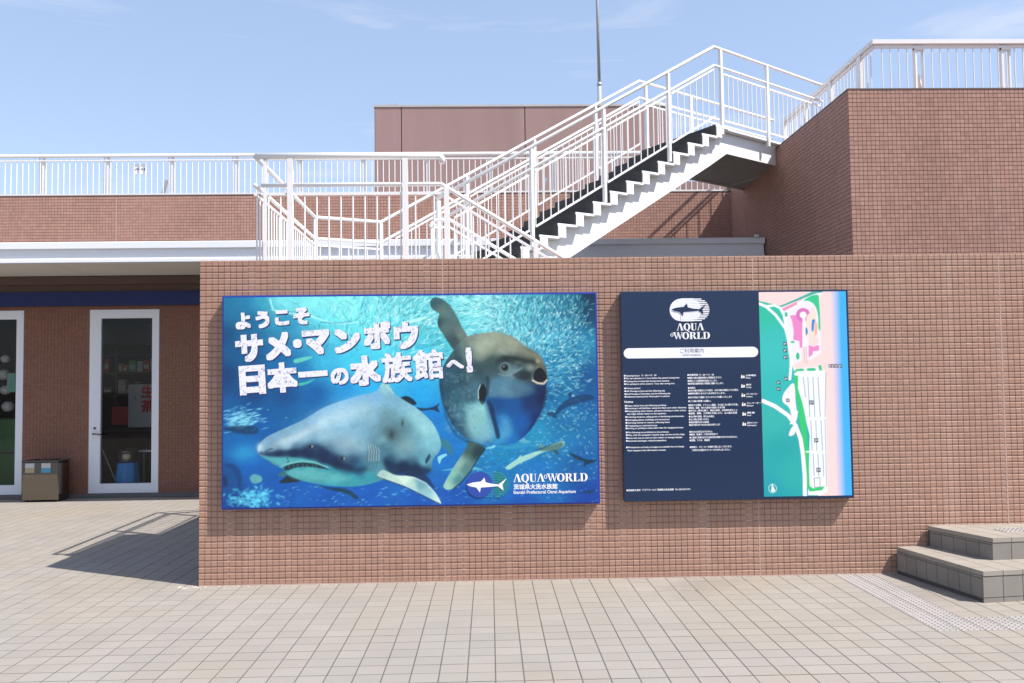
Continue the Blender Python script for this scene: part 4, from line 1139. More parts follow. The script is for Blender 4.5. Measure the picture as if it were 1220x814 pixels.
p.fill(Z4([(490, 435), (530, 420), (560, 405), (545, 430)]), (150, 205, 220), .8, .6)

# ---- sunfish
tex = (1 + .35 * p.noise(26, 16, 21, .8, 4))[..., None]
FINC = p.field([(515, 360, (70, 105, 115)), (525, 372, (110, 130, 130)), (530, 390, (95, 115, 118)), (540, 405, (70, 88, 95)), (548, 400, (120, 132, 130)), (536, 365, (95, 125, 130)), (520, 385, (55, 85, 98))], soft=4) * tex
p.fill(Z2([(385, 318), (352, 255), (322, 190), (292, 140), (250, 95), (205, 74), (175, 78), (158, 102), (166, 138), (192, 160), (213, 176), (204, 212), (206, 250), (232, 292), (268, 348), (308, 398), (345, 365)]), FINC, 1, .7)
SUN_PTS = [(560, 402, (150, 152, 142)), (590, 400, (165, 165, 152)), (610, 410, (160, 160, 148)), (575, 412, (175, 178, 168)), (600, 420, (150, 155, 148)), (555, 425, (120, 135, 132)), (545, 430, (70, 95, 105)), (535, 420, (85, 110, 118)),
           (530, 445, (65, 100, 118)), (545, 450, (60, 92, 108)), (565, 440, (70, 92, 98)), (585, 430, (85, 98, 95)), (600, 428, (55, 70, 72)), (620, 428, (70, 80, 75)), (635, 432, (60, 66, 62)), (640, 428, (150, 140, 120)), (585, 445, (95, 115, 122)), (578, 455, (80, 110, 128)),
           (610, 445, (130, 150, 160)), (625, 440, (90, 105, 110)), (630, 452, (75, 90, 98)), (590, 460, (85, 130, 155)), (600, 465, (110, 150, 170)), (615, 460, (75, 110, 135)), (630, 465, (40, 85, 125)), (645, 465, (10, 50, 95)), (648, 480, (8, 55, 110)), (640, 500, (10, 65, 130)), (628, 520, (15, 80, 145)),
           (595, 480, (18, 88, 150)), (610, 490, (20, 100, 165)), (600, 500, (25, 105, 170)), (620, 500, (15, 85, 150)), (530, 470, (55, 95, 115)), (528, 490, (45, 85, 112)), (540, 480, (70, 110, 128)), (550, 495, (90, 130, 145)), (560, 475, (75, 110, 125)), (560, 490, (140, 180, 185)), (572, 490, (150, 190, 195)),
           (568, 505, (140, 185, 195)), (580, 510, (110, 165, 190)), (545, 515, (60, 100, 125)), (556, 522, (70, 110, 130)), (570, 525, (70, 140, 180)), (590, 525, (35, 125, 185)), (600, 512, (90, 160, 200)), (610, 520, (30, 115, 180)), (535, 505, (35, 75, 105)), (580, 532, (30, 105, 160))]
BODYC = p.field(SUN_PTS, p=3.4, soft=3.5) * np.array([.82, .9, .95]) * (1 + .45 * p.noise(14, 8, 31, .6, 5) + .22 * p.noise(5, 3, 33, 1.2))[..., None]
up_ = [(380, 316), (420, 301), (490, 290), (560, 286), (620, 299), (680, 324), (725, 364), (772, 390), (818, 420), (843, 455), (866, 510), (873, 560), (869, 600), (861, 640), (851, 690), (836, 755), (805, 820), (762, 888), (705, 942), (640, 968), (560, 972), (500, 962), (430, 950), (380, 935), (332, 898), (282, 830), (243, 740), (222, 660), (213, 590), (222, 530), (250, 470), (292, 408), (332, 358)]
# trailing lower edge frill behind the body
p.fill(Z4([(560, 400), (640, 420), (720, 395), (765, 395), (740, 425), (650, 437), (570, 425)]), (60, 150, 190), .9, .8)
p.fill(Z4([(690, 385), (715, 355), (740, 380), (775, 395), (730, 400)]), (110, 175, 195), .8, .8)
p.fill(Z2(up_), BODYC, 1, .7)
ANC = p.field([(556, 535, (80, 110, 110)), (545, 552, (150, 180, 175)), (538, 565, (140, 185, 180)), (530, 578, (160, 200, 190)), (568, 540, (45, 75, 85)), (555, 560, (95, 135, 140)), (545, 572, (90, 140, 150))], soft=3) * tex
p.fill(Z4([(400, 388), (372, 440), (332, 500), (292, 560), (252, 630), (240, 662), (262, 681), (302, 672), (342, 640), (402, 570), (452, 490), (492, 432)]), ANC, 1, .7)
p.line(Z4([(492, 432), (452, 492), (402, 572), (342, 642), (302, 674)]), 1.6, (30, 55, 65), .8, .7)
p.line(Z4([(380, 388), (430, 396), (500, 420)]), 1.3, (25, 60, 85), .7, .8)
# face
p.fill(Z2([(560, 455), (610, 435), (680, 432), (740, 445), (795, 470), (770, 480), (720, 470), (665, 480), (640, 465), (590, 470), (555, 490)]), (38, 52, 56), .7, 1.8)
p.fill(Z2([(660, 540), (720, 520), (770, 530), (755, 570), (715, 580), (680, 565)]), (38, 48, 55), .75, 2)
p.line(Z2([(575, 540), (610, 552), (650, 545), (690, 520), (715, 505)]), 1.8, (150, 165, 168), .5, 1.2)
p.blob(*Z2([(770, 500)])[0], 5, 4, (160, 165, 160), .6)
p.blob(*Z2([(690, 470)])[0], 5, 2.2, (120, 128, 122), .5)
p.blob(*Z2([(814, 462)])[0], 2.4, 2.6, (190, 178, 155), .6)
p.blob(*Z2([(812, 505)])[0], 2.5, 2.2, (140, 135, 125), .7)
ex, ey = Z2([(613, 502)])[0]
p.fill([(ex + 6.9 * math.cos(t), ey + 6.6 * math.sin(t)) for t in np.linspace(0, 2 * math.pi, 20)[:-1]], (120, 138, 138), .85, .8)
p.fill([(ex + 4.9 * math.cos(t), ey + 4.9 * math.sin(t)) for t in np.linspace(0, 2 * math.pi, 20)[:-1]], (75, 92, 100), .95, .7)
p.fill([(ex + 3.2 * math.cos(t), ey + 3.2 * math.sin(t)) for t in np.linspace(0, 2 * math.pi, 20)[:-1]], (18, 26, 32), 1, .6)
p.blob(ex - 1.2, ey - 1.2, .7, .7, (215, 225, 228), .8)

p.fill(Z2([(775, 575), (788, 535), (808, 505), (838, 502), (860, 535), (872, 575), (852, 607), (815, 606), (790, 592)]), (150, 145, 138), .6, 1.0)
p.fill(Z2([(785, 560), (795, 522), (826, 500), (856, 525), (868, 570), (832, 592), (798, 584)]), (18, 34, 46), 1, .8)
p.line(Z2([(782, 580), (815, 597), (850, 600), (870, 578)]), 1.5, (225, 212, 200), .85, .6)
# gill and pectoral fin
p.fill(Z2([(500, 555), (520, 575), (518, 640), (508, 680), (500, 640)]), (25, 55, 80), .8, .9)
p.fill(Z2([(482, 600), (502, 640), (497, 700), (476, 728), (456, 702), (449, 650), (463, 612)]), (18, 34, 44), .97, .6)
p.line(Z2([(463, 608), (450, 645), (452, 690)]), 1.0, (200, 215, 215), .8, .5)
ZS = zc(490, 345, 3.07)
p.fill(ZS([(225, 190), (262, 164), (320, 160), (380, 185), (430, 220), (456, 246), (420, 250), (372, 238), (330, 232), (282, 244), (245, 262), (226, 235)]), (172, 170, 152), .42, 4)
p.fill(ZS([(240, 275), (285, 262), (330, 262), (320, 300), (285, 330), (262, 350), (240, 330)]), (62, 82, 92), .5, 5)
p.fill(ZS([(285, 340), (320, 330), (380, 335), (430, 350), (440, 375), (400, 392), (330, 398), (285, 392)]), (105, 138, 158), .5, 4)
BEL = p.field([(590, 482, (18, 84, 140)), (610, 484, (22, 92, 152)), (630, 480, (12, 60, 112)), (645, 474, (8, 40, 85)), (640, 500, (8, 58, 115)), (620, 505, (20, 100, 168)), (600, 505, (28, 112, 175)), (595, 520, (70, 150, 195)), (610, 525, (30, 120, 185)), (580, 520, (60, 140, 185)), (625, 518, (15, 85, 150))], soft=4)
p.fill(ZS([(272, 398), (330, 405), (400, 398), (465, 385), (490, 366), (489, 400), (470, 450), (432, 508), (390, 548), (340, 568), (290, 566), (276, 520), (270, 450)]), BEL, .92, 2.2)
p.fill(ZS([(212, 432), (262, 425), (285, 465), (298, 530), (270, 560), (222, 548), (198, 500)]), (150, 192, 198), .62, 5)
p.fill(ZS([(325, 470), (352, 475), (365, 520), (350, 545), (328, 535)]), (105, 170, 205), .5, 4)
p.fill(ZS([(276, 408), (296, 430), (308, 480), (322, 538), (309, 546), (297, 500), (284, 455)]), (16, 56, 92), .9, 1.2)
for k in range(160):
    a_ = rg.uniform(0, 1); x, y = 490 + (110 + 150 * a_ + rg.normal(0, 14)) / 3.07, 345 + (300 + rg.uniform(0, 230)) / 3.07
    if x < 566 and x > 527: p.blob(x, y, rg.uniform(.6, 2.2), rg.uniform(.6, 3), (150, 178, 182) if k % 3 else (40, 66, 80), rg.uniform(.08, .3), rg.uniform(-.5, .5))
p.line(ZS([(104, 330), (108, 400), (128, 480), (160, 535), (200, 560)]), 3.0, (30, 62, 84), .5, 1.6)
p.line(ZS([(492, 372), (484, 420), (462, 470), (430, 515)]), 3.0, (6, 36, 74), .6, 1.6)

# ---- shark
p.fill(Z3([(392, 637), (420, 610), (445, 592), (500, 610), (515, 628), (450, 638)]), (40, 60, 75), 1, .7)
p.fill(Z3([(400, 575), (430, 560), (440, 590), (415, 600), (385, 595)]), (70, 120, 130), .9, .7)
p.fill(Z3([(620, 655), (700, 665), (780, 672), (830, 690), (870, 725), (850, 735), (800, 705), (700, 680)]), (30, 70, 85), .85, .8)
p.fill(Z3([(1125, 125), (1160, 115), (1200, 135), (1220, 165), (1180, 170), (1140, 145)]), (28, 45, 60), .95, .7)
SH = [(307, 536, (190, 205, 215)), (315, 526, (165, 180, 195)), (330, 516, (165, 182, 200)), (345, 510, (170, 188, 205)), (365, 500, (160, 182, 205)), (385, 490, (165, 190, 215)), (400, 480, (175, 200, 222)), (425, 475, (165, 195, 222)), (445, 472, (160, 190, 215)), (460, 462, (185, 205, 205)), (470, 475, (165, 190, 205)),
      (485, 482, (170, 195, 205)), (495, 495, (185, 210, 210)), (508, 510, (190, 215, 215)), (512, 530, (165, 200, 205)), (505, 550, (140, 180, 190)), (490, 530, (150, 180, 190)), (480, 510, (135, 160, 165)), (465, 520, (110, 130, 135)), (478, 540, (130, 160, 172)), (460, 500, (140, 160, 165)), (440, 500, (165, 188, 200)), (410, 505, (180, 200, 215)),
      (385, 515, (185, 200, 212)), (360, 520, (180, 195, 208)), (340, 528, (185, 198, 208)), (325, 535, (150, 165, 180)), (330, 541, (60, 85, 120)), (350, 541, (50, 75, 110)), (365, 540, (40, 65, 100)), (385, 545, (45, 70, 105)), (400, 550, (40, 65, 100)), (420, 552, (70, 95, 125)), (408, 535, (150, 170, 185)), (430, 530, (150, 175, 188)), (420, 520, (170, 190, 205)),
      (320, 545, (90, 140, 160)), (330, 550, (110, 165, 175)), (345, 552, (100, 170, 180)), (360, 549, (90, 160, 175)), (350, 560, (95, 175, 180)), (370, 558, (100, 180, 182)), (390, 560, (85, 170, 178)), (400, 570, (95, 180, 185)), (420, 572, (90, 175, 180)), (440, 570, (85, 165, 172)), (425, 560, (60, 120, 145)), (450, 560, (120, 165, 175)), (445, 545, (120, 150, 162)),
      (455, 535, (110, 140, 155)), (462, 550, (60, 90, 115)), (480, 556, (35, 65, 95)), (495, 558, (40, 75, 100)), (505, 562, (60, 110, 135)), (455, 525, (150, 175, 180)), (500, 475, (160, 190, 200))]
SHC = p.field(SH, p=3.4, soft=3.2) * np.array([.62, .82, .93]) * (1 + .24 * p.noise(12, 6, 41, -.4, 5))[..., None]
top = [(262, 432), (280, 395), (320, 360), (380, 330), (480, 285), (560, 245), (640, 195), (720, 160), (800, 135), (880, 110), (955, 94), (990, 70), (1012, 38), (1035, 22), (1058, 55), (1090, 103), (1140, 138), (1190, 168), (1220, 188), (1260, 222), (1310, 270), (1345, 330), (1368, 400), (1358, 450), (1325, 490), (1312, 530), (1318, 562), (1270, 575), (1180, 570), (1100, 585), (1040, 600), (1010, 622), (950, 642), (880, 656), (800, 661), (700, 656), (600, 641), (520, 620), (452, 592), (425, 560), (395, 543), (350, 522), (310, 492), (276, 470)]
p.fill(Z3(top), SHC, 1, .7)
p.fill(Z4([(130, 500), (155, 465), (160, 490), (135, 525)]), (40, 75, 110), .9, .6)
p.fill(Z3([(1030, 500), (1090, 520), (1160, 530), (1230, 545), (1300, 560), (1280, 590), (1180, 600), (1090, 590), (1040, 560)]), (22, 52, 90), .8, 2.2)
PEC = p.field([(450, 565, (165, 190, 190)), (470, 575, (185, 205, 200)), (490, 582, (180, 205, 205)), (505, 590, (150, 190, 200)), (520, 598, (190, 215, 215)), (480, 570, (205, 222, 215)), (500, 578, (120, 165, 180))], soft=3)
p.fill(Z4([(-130, 560), (-60, 590), (0, 598), (60, 606), (130, 640), (190, 700), (223, 764), (150, 730), (80, 695), (0, 657), (-90, 625), (-160, 600)]), PEC, 1, .7)
p.fill(Z4([(0, 590), (60, 560), (110, 575), (150, 610), (190, 680), (140, 640), (60, 605)]), (35, 60, 90), .85, .9)
p.line(Z4([(-160, 602), (-90, 628), (0, 660), (80, 698), (150, 733), (220, 765)]), 1.2, (45, 65, 80), .7, .6)
p.line(Z4([(0, 597), (60, 606), (130, 640), (190, 702), (222, 762)]), 1.0, (225, 235, 232), .6, .6)
# flank details
p.blob(*Z3([(1075, 340)])[0], 14, 9, (85, 100, 108), .5); p.blob(*Z3([(1135, 280)])[0], 1.6, 4, (60, 75, 82), .8); p.blob(*Z3([(1070, 350)])[0], 2.6, 5, (50, 62, 75), .7)
p.blob(*Z3([(780, 240)])[0], 22, 8, (195, 215, 232), .35, -.4); p.blob(*Z3([(560, 330)])[0], 26, 4, (200, 212, 222), .35, -.5); p.blob(*Z3([(1150, 420)])[0], 12, 10, (150, 172, 170), .4)
# eye shadow band, mouth, gills
p.fill(Z3([(300, 465), (380, 452), (470, 442), (560, 425), (620, 405), (680, 440), (760, 500), (830, 540), (820, 560), (740, 548), (660, 520), (560, 490), (470, 475), (380, 475), (320, 480)]), (32, 50, 92), .72, 2.4)
p.fill(Z3([(290, 470), (330, 478), (420, 485), (520, 490), (610, 515), (680, 550), (600, 535), (500, 528), (420, 535), (360, 515), (310, 492)]), (105, 180, 188), .65, 1.6)
ZM = zc(260, 345, 3.07)
p.fill(ZM([(238, 652), (262, 640), (300, 634), (345, 637), (380, 648), (402, 660), (372, 655), (330, 650), (285, 652), (250, 664)]), (24, 50, 64), .92, .7)
for k in range(7):
    x = 256 + k * 17 + rg.uniform(-3, 3); p.line(ZM([(x, 640 + abs(k - 3) * 1.2), (x + 2, 650)]), .7, (150, 190, 195), .35, .5)
p.line(ZM([(225, 650), (245, 640), (300, 628), (350, 632), (398, 652)]), 1.2, (150, 195, 195), .7, .7)
p.fill(ZM([(250, 668), (300, 656), (360, 660), (420, 672), (480, 690), (430, 705), (340, 700), (280, 690)]), (125, 188, 188), .45, 3)
p.fill(ZM([(150, 600), (200, 590), (260, 588), (320, 592), (370, 610), (330, 618), (260, 612), (190, 612)]), (30, 52, 88), .55, 2)
p.fill(ZM([(370, 610), (440, 632), (500, 650), (540, 652), (520, 672), (450, 665), (400, 640)]), (28, 48, 78), .6, 2.5)
p.blob(*ZM([(400, 470)])[0], 26, 10, (205, 222, 232), .42, -.45); p.blob(*ZM([(520, 440)])[0], 20, 12, (190, 208, 215), .38, -.2); p.blob(*ZM([(260, 550)])[0], 22, 5, (200, 212, 222), .45, -.35)
p.blob(*ZM([(470, 560)])[0], 24, 10, (190, 205, 210), .32, .3)
p.line(Z3([(440, 488), (450, 510), (440, 515)]), 1.0, (30, 60, 80), .8, .5)
for (gx, gy) in ((582, 420), (775, 492)):
    a_, b_ = Z3([(gx, gy)])[0]
    p.blob(a_, b_, 4.6, 3.6, (62, 80, 102), .7); p.blob(a_ - .3, b_, 2.0, 1.8, (12, 16, 22), 1.0); p.blob(a_ + 1.6, b_ - .2, 1.0, 1.5, (190, 200, 205), .6)
p.line(Z3([(310, 450), (335, 435), (350, 432)]), 1.3, (50, 65, 95), .8, .6); p.blob(*Z3([(283, 458)])[0], 3.0, 2.6, (25, 60, 120), .8)
p.blob(*Z3([(275, 425)])[0], 4, 5, (205, 215, 225), .5)
for k in range(5):
    x = 918 + k * 15; p.line(Z3([(x, 402 + k * 5), (x + 9, 440), (x + 7, 500), (x - 8, 560 + k * 3)]), 1.0, (78, 96, 112), .6, .7); p.line(Z3([(x + 7, 405 + k * 5), (x + 16, 445), (x + 13, 505)]), .8, (210, 220, 218), .4, .8)
p.line(Z3([(1000, 60), (1025, 40), (1045, 60), (1080, 100)]), 1.0, (205, 215, 190), .6, .6)
p.C *= (1 + .16 * p.noise(3.2, 2.6, 77, .4, 3) + .10 * p.noise(9, 5, 78, -.3, 3))[..., None]
fy_ = np.clip((p.Y - 430) / 130, 0, 1)[..., None]
p.C = np.clip(p.C, 0, None) ** 1.26 * 1.13 * (np.array([.90, .99, .89]) * (1 - fy_) + np.array([.95, .98, .88]) * fy_)
p.panel('printed_scene', WX0 + EDG, WX1 - EDG, WZ0 + EDG, WZ1 - EDG, YB, wb, 1.0)

def w2(x, y):
    s = (x - 264) / 449.0
    for _ in range(3):
        v = (y - 353 + 5 * s) / (254 - s); s = (x - 264) / (447 + 4 * v)
    return WX0 + s * (WX1 - WX0), WZ1 - v * (WZ1 - WZ0)
PXW = (WX1 - WX0) / 449.0
ROT = math.radians(3.4)
def big(ch, x, y, h, off=.03, wd=None):
    cx, cz = w2(x, y)
    for dx_, dz_, yy, mm, o_, nm in ((.007, -.008, YB - .0006, M_lettershadow, off + .012, 'letter_shadow'), (0, 0, YB - .0012, M_letter, off, 'letter')):
        put_text(ch, cx + dx_, cz + dz_, yy, wb, mm, h=h * PXW, w=(wd * PXW if wd else None), size=1.0, offset=o_, rot=ROT, name=nm)
for ch, x, y, h in (('よ', 289, 383, 20), ('う', 312, 381.3, 20.5), ('こ', 335, 379, 18.5), ('そ', 358, 377, 20.5)): big(ch, x, y, h, .058)
for ch, x, y, h, w in (('サ', 296.6, 415.5, 33, 33), ('メ', 330.5, 413, 33, 30), ('・', 353.3, 410, 10.5, 10.5), ('マ', 375.5, 408.5, 30, 33), ('ン', 412.3, 406.5, 29, 31), ('ボ', 448, 400, 33, 33), ('ウ', 482.6, 400, 33, 30)):
    big(ch, x, y, h, .02 if ch == '・' else .06, w)
for ch, x, y, h, w, o_ in (('日', 300.2, 453.5, 35, 31, .062), ('本', 335.6, 450.5, 36, 36, .058), ('一', 371.8, 446.3, 6.8, 35, .05), ('の', 403.5, 449.2, 20, 21.5, .05), ('水', 434, 442.3, 36, 37, .062), ('族', 471.5, 438.5, 36, 36, .034), ('館', 509, 435, 36, 36, .030), ('へ', 540.9, 435, 11, 21, .06), ('!', 557.8, 429.7, 30, 7.5, .05)):
    big(ch, x, y, h, o_, w)
# logo lower right
ZL_ = lambda L: [w2(540 + a / 6.78, 550 + b / 6.78) for a, b in L]
circ = ZL_([(205 + 105 * math.cos(t), 190 + 103 * math.sin(t)) for t in np.linspace(0, 2 * math.pi, 33)[:-1]])
def hstripes(cx0, cx1, ry, n0, n1, y, mtl, k=6.78):
    polys = []
    for i in range(n0, n1):
        z = -ry + (i + .5) * 2 * ry / n1
        hw = math.sqrt(max(0, ry * ry - z * z))
        polys.append(ZL_([(cx0, 190 + z - 4.2), (cx1 - 100 + hw, 190 + z - 4.2), (cx1 - 100 + hw, 190 + z + 4.2), (cx0, 190 + z + 4.2)]))
    return flat_poly('logo_stripes', polys, y, wb, mtl)
hstripes(250, 375, 103, 0, 15, YB - .0006, M_logocyan); hstripes(330, 440, 103, 0, 15, YB - .003, M_logogreen)
flat_poly('logo_disc', [circ], YB - .0052, wb, M_logoblue)
flat_poly('logo_shark', [ZL_(SHARK)], YB - .0056, wb, M_plainwhite)
x0_, z0_ = w2(610.5, 574.0); x1_, _ = w2(700.5, 574)
serif_word('AQUAWORLD', x0_, z0_ - .008, x1_ - x0_, 9.6 * PXW, YB - .0012, wb, M_plainwhite)
x0_, z0_ = w2(611, 580.8); x1_, _ = w2(663.5, 580.8)
put_text('茨城県大洗水族館', (x0_ + x1_) / 2, z0_, YB - .0012, wb, M_plainwhite, w=x1_ - x0_, size=.1, offset=.025)
x0_, z0_ = w2(611, 587.8); x1_, _ = w2(685.5, 587.8)
put_text('Ibaraki Prefectural Oarai Aquarium', (x0_ + x1_) / 2, z0_, YB - .0012, wb, M_plainwhite, w=x1_ - x0_, size=.1, offset=.02)

# ================================================================== information board
IX0, IX1, IZ0, IZ1 = 1.0479, 2.8738, 0.6113, 2.2665
ib = thing('information_board', 'navy visitor information board with text columns and a site map', 'sign board', (1.96, YB, IZ0))
MB().bevbox(IX0, IX1, YB, -.002, IZ0, IZ1, .004).build('board_case', M_board_navy, ib)
def i2(x, y):
    s = (x - 739) / 272.5
    for _ in range(3):
        v = (y - 347 + 1 * s) / (253.5 - 8.5 * s); s = (x - (739 + 5 * v)) / (271 + 3 * v)
    # light perspective along the board
    s2 = s * (1 + .035 * (1 - s) * -1)
    return IX0 + s2 * (IX1 - IX0), IZ1 - v * (IZ1 - IZ0)
def ifx(s, v):
    s1 = s
    for _ in range(4): s1 = s / (1 - .035 * (1 - s1))
    return 739 + 5 * v + s1 * (271 + 3 * v)
def ify(s, v):
    s1 = s
    for _ in range(4): s1 = s / (1 - .035 * (1 - s1))
    return 347 - s1 + v * (253.5 - 8.5 * s1)
MX0 = i2(905.5, 348)[0]; MX1 = IX1 - .018; MZ0 = IZ0 + .022; MZ1 = IZ1 - .014
a0, a1 = (MX0 - IX0) / (IX1 - IX0), (MX1 - IX0) / (IX1 - IX0); b0, b1 = (IZ1 - MZ1) / (IZ1 - IZ0), (IZ1 - MZ0) / (IZ1 - IZ0)
q = Paint(210, 490, lambda s, v: ifx(a0 + s * (a1 - a0), b0 + v * (b1 - b0)), lambda s, v: ify(a0 + s * (a1 - a0), b0 + v * (b1 - b0)))
A = zc(905, 345, 7.755); B = zc(905, 440, 5.087)
g_ = q.field([(915, 365, (45, 180, 150)), (920, 420, (55, 180, 175)), (930, 470, (45, 175, 170)), (915, 500, (50, 170, 160)), (930, 540, (30, 155, 155)), (920, 585, (25, 150, 160)), (945, 560, (40, 165, 160))], soft=12)
q.C[:] = g_
SANDP = (240, 205, 200)
q.fill(A([(0, 0), (700, 0), (720, 2000), (560, 2000), (575, 500), (560, 60), (500, 20), (210, 155), (100, 130), (0, 105)]), SANDP, 1, .5, False)
q.fill([(975, 340), (1030, 340), (1030, 600), (976, 600)], SANDP, 1, .5, False)
# sea with a soft shore
seax = lambda y: 988.5 + (y - 347) * .032
tt = np.clip((q.X - seax(q.Y)) / 12.0, 0, 1)
q.C += (np.array(lin((62, 168, 235))) - q.C) * (tt * (q.X > 975))[..., None]
# green belt, roads, campus
q.fill(A([(210, 165), (560, 30), (590, 40), (545, 70), (560, 120), (570, 400), (575, 760), (400, 800), (330, 760), (280, 600), (250, 330), (215, 200)]), (225, 222, 235), 1, .5, False)
q.line(A([(205, 162), (400, 80), (500, 35), (580, 25)]), 2.2, (70, 165, 140), 1)
q.fill(A([(415, 105), (480, 65), (540, 55), (555, 100), (568, 360), (550, 365), (545, 250), (520, 160), (470, 115)]), (50, 190, 130), 1, .5)
q.fill(A([(215, 180), (300, 140), (400, 95), (412, 118), (330, 155), (235, 205)]), (225, 140, 170), 1, .5, False)
q.line(A([(365, 130), (400, 115)]), 2.8, (240, 240, 245), 1)
q.line(A([(0, 130), (70, 160), (160, 240), (250, 365), (270, 440), (300, 600), (300, 720), (290, 830)]), 3.0, (238, 240, 246), 1)
q.line(A([(70, 160), (150, 150), (200, 175), (235, 240), (260, 380)]), 2.6, (238, 240, 246), 1)
# main halls
q.fill(A([(290, 245), (345, 240), (405, 260), (405, 540), (380, 545), (375, 480), (320, 470), (325, 390), (310, 300)]), (222, 130, 185), 1, .5, False)
q.fill(A([(410 + 65 * math.cos(t), 240 + 65 * math.sin(t)) for t in np.linspace(0, 2 * math.pi, 24)[:-1]]), (205, 110, 175), 1, .5, False)
q.fill(A([(410 + 30 * math.cos(t), 240 + 30 * math.sin(t)) for t in np.linspace(0, 2 * math.pi, 20)[:-1]]), (238, 238, 242), 1, .5, False)
q.line(A([(418, 265), (418, 520)]), 3.0, (236, 236, 240), 1)
q.fill(A([(440, 270), (470, 220), (490, 160), (520, 200), (530, 280), (535, 420), (470, 440), (440, 440)]), (240, 210, 195), 1, .5)
q.fill(A([(490, 290), (520, 285), (510, 330), (505, 385), (488, 385)]), (60, 130, 200), 1, .4)
q.fill(A([(432, 355), (450, 370), (452, 410), (435, 425)]), (60, 130, 200), 1, .4)
q.fill(A([(515, 310), (540, 330), (535, 420), (515, 420)]), (238, 175, 150), 1, .4)
q.fill(A([(460, 520), (555, 520), (555, 570), (500, 575), (495, 610), (460, 630)]), (222, 130, 185), 1, .5, False)
q.fill(A([(505 + 48 * math.cos(t), 480 + 52 * math.sin(t)) for t in np.linspace(0, 2 * math.pi, 24)[:-1]]), (238, 205, 195), 1, .5, False)
q.fill(A([(400, 530), (440, 530), (445, 640), (480, 660), (500, 640), (575, 590), (580, 720), (480, 720), (340, 740), (320, 700), (400, 660)]), (236, 205, 200), 1, .5, False)
q.line(A([(420, 540), (425, 680)]), .8, (190, 150, 130), .7); q.line(A([(440, 540), (445, 690)]), .8, (190, 150, 130), .7)
for (x, y, rx, ry) in ((255, 235, 14, 24), (362, 620, 17, 34), (315, 490, 20, 10)): q.fill(A([(x + rx * math.cos(t), y + ry * math.sin(t)) for t in np.linspace(0, 6.28, 14)[:-1]]), (50, 180, 125), 1, .5, False)
for L_ in ([(340, 745), (410, 735), (412, 760), (345, 785), (335, 830), (330, 790)], [(445, 735), (520, 730), (515, 760), (470, 770)], [(550, 710), (575, 705), (580, 755), (560, 750)]): q.fill(A(L_), (50, 185, 120), 1, .5)
# car parks
q.fill(B([(215, 30), (235, 15), (400, 10), (415, 730), (380, 755), (300, 755), (310, 400), (280, 280), (240, 180), (235, 60)]), (232, 232, 240), 1, .5, False)
q.fill(B([(215, 40), (240, 40), (240, 120), (265, 200), (285, 290), (300, 480), (310, 700), (330, 715), (400, 700), (385, 725), (310, 735), (290, 700), (275, 480), (250, 330), (235, 200), (218, 110)]), (45, 190, 110), 1, .5, False)
q.line(B([(30, 195), (100, 225), (180, 280), (225, 340), (255, 420), (270, 520), (280, 640), (282, 790)]), 4.6, (236, 228, 232), 1)
q.fill(B([(175, 120), (215, 90), (225, 200), (235, 290), (210, 330), (190, 240), (150, 200), (150, 160)]), (238, 225, 232), 1, .6)
q.fill(B([(185, 400), (205, 350), (230, 350), (215, 395)]), (236, 232, 236), 1, .6)
q.line(B([(215, 240), (235, 260), (225, 300), (195, 330)]), 1.6, (238, 235, 240), 1)
q.line(B([(405, 20), (400, 300), (410, 700)]), .9, (120, 140, 140), .8)
for x0p, x1p, ya, yb in ((270, 285, 50, 170), (298, 310, 50, 290), (328, 340, 50, 290), (358, 372, 50, 290), (316, 324, 310, 490), (346, 352, 310, 490), (376, 386, 310, 490), (330, 336, 510, 640), (358, 364, 510, 640), (388, 394, 510, 640)):
    q.line(B([(x0p, ya), (x1p, yb)]), 1.0, (110, 150, 165), .9, .4)
for y in (296, 497): q.line(B([(290, y), (400, y - 2)]), 1.4, (250, 250, 252), 1)
q.line(B([(335, 655), (370, 650), (372, 705), (340, 710), (336, 655)]), .8, (70, 100, 100), .9, .4)
def icon(L_, s=3.1):
    for (x, y) in L_:
        q.fill([(x - s / 2, y - s / 2), (x + s / 2, y - s / 2), (x + s / 2, y + s / 2), (x - s / 2, y + s / 2)], (35, 35, 50), .95, .4, False)
        q.line([(x - s * .22, y - s * .2), (x - s * .22, y + s * .3)], .7, (235, 235, 240), .9, .3); q.blob(x + s * .15, y - s * .05, s * .18, s * .2, (225, 225, 235), .9)
icon(A([(245, 507), (247, 568), (250, 630)]), 4.4); icon(A([(657, 709), (685, 709), (713, 709), (748, 709)]), 4.0); icon(B([(168, 60), (123, 83), (123, 122), (178, 190)]), 4.3); icon(B([(320, 202), (348, 428), (362, 605)]), 5.0)
# compass
q.line([(x, y) for x, y in B([(88 + 24 * math.cos(t), 720 + 26 * math.sin(t)) for t in np.linspace(0, 6.283, 20)])], .6, (220, 240, 240), .8, .35)
q.fill(B([(84, 690), (104, 735), (88, 740), (80, 738)]), (240, 250, 250), 1, .4, False)
q.panel('site_map', MX0, MX1, MZ0, MZ1, YB - .0012, ib, 1.0)
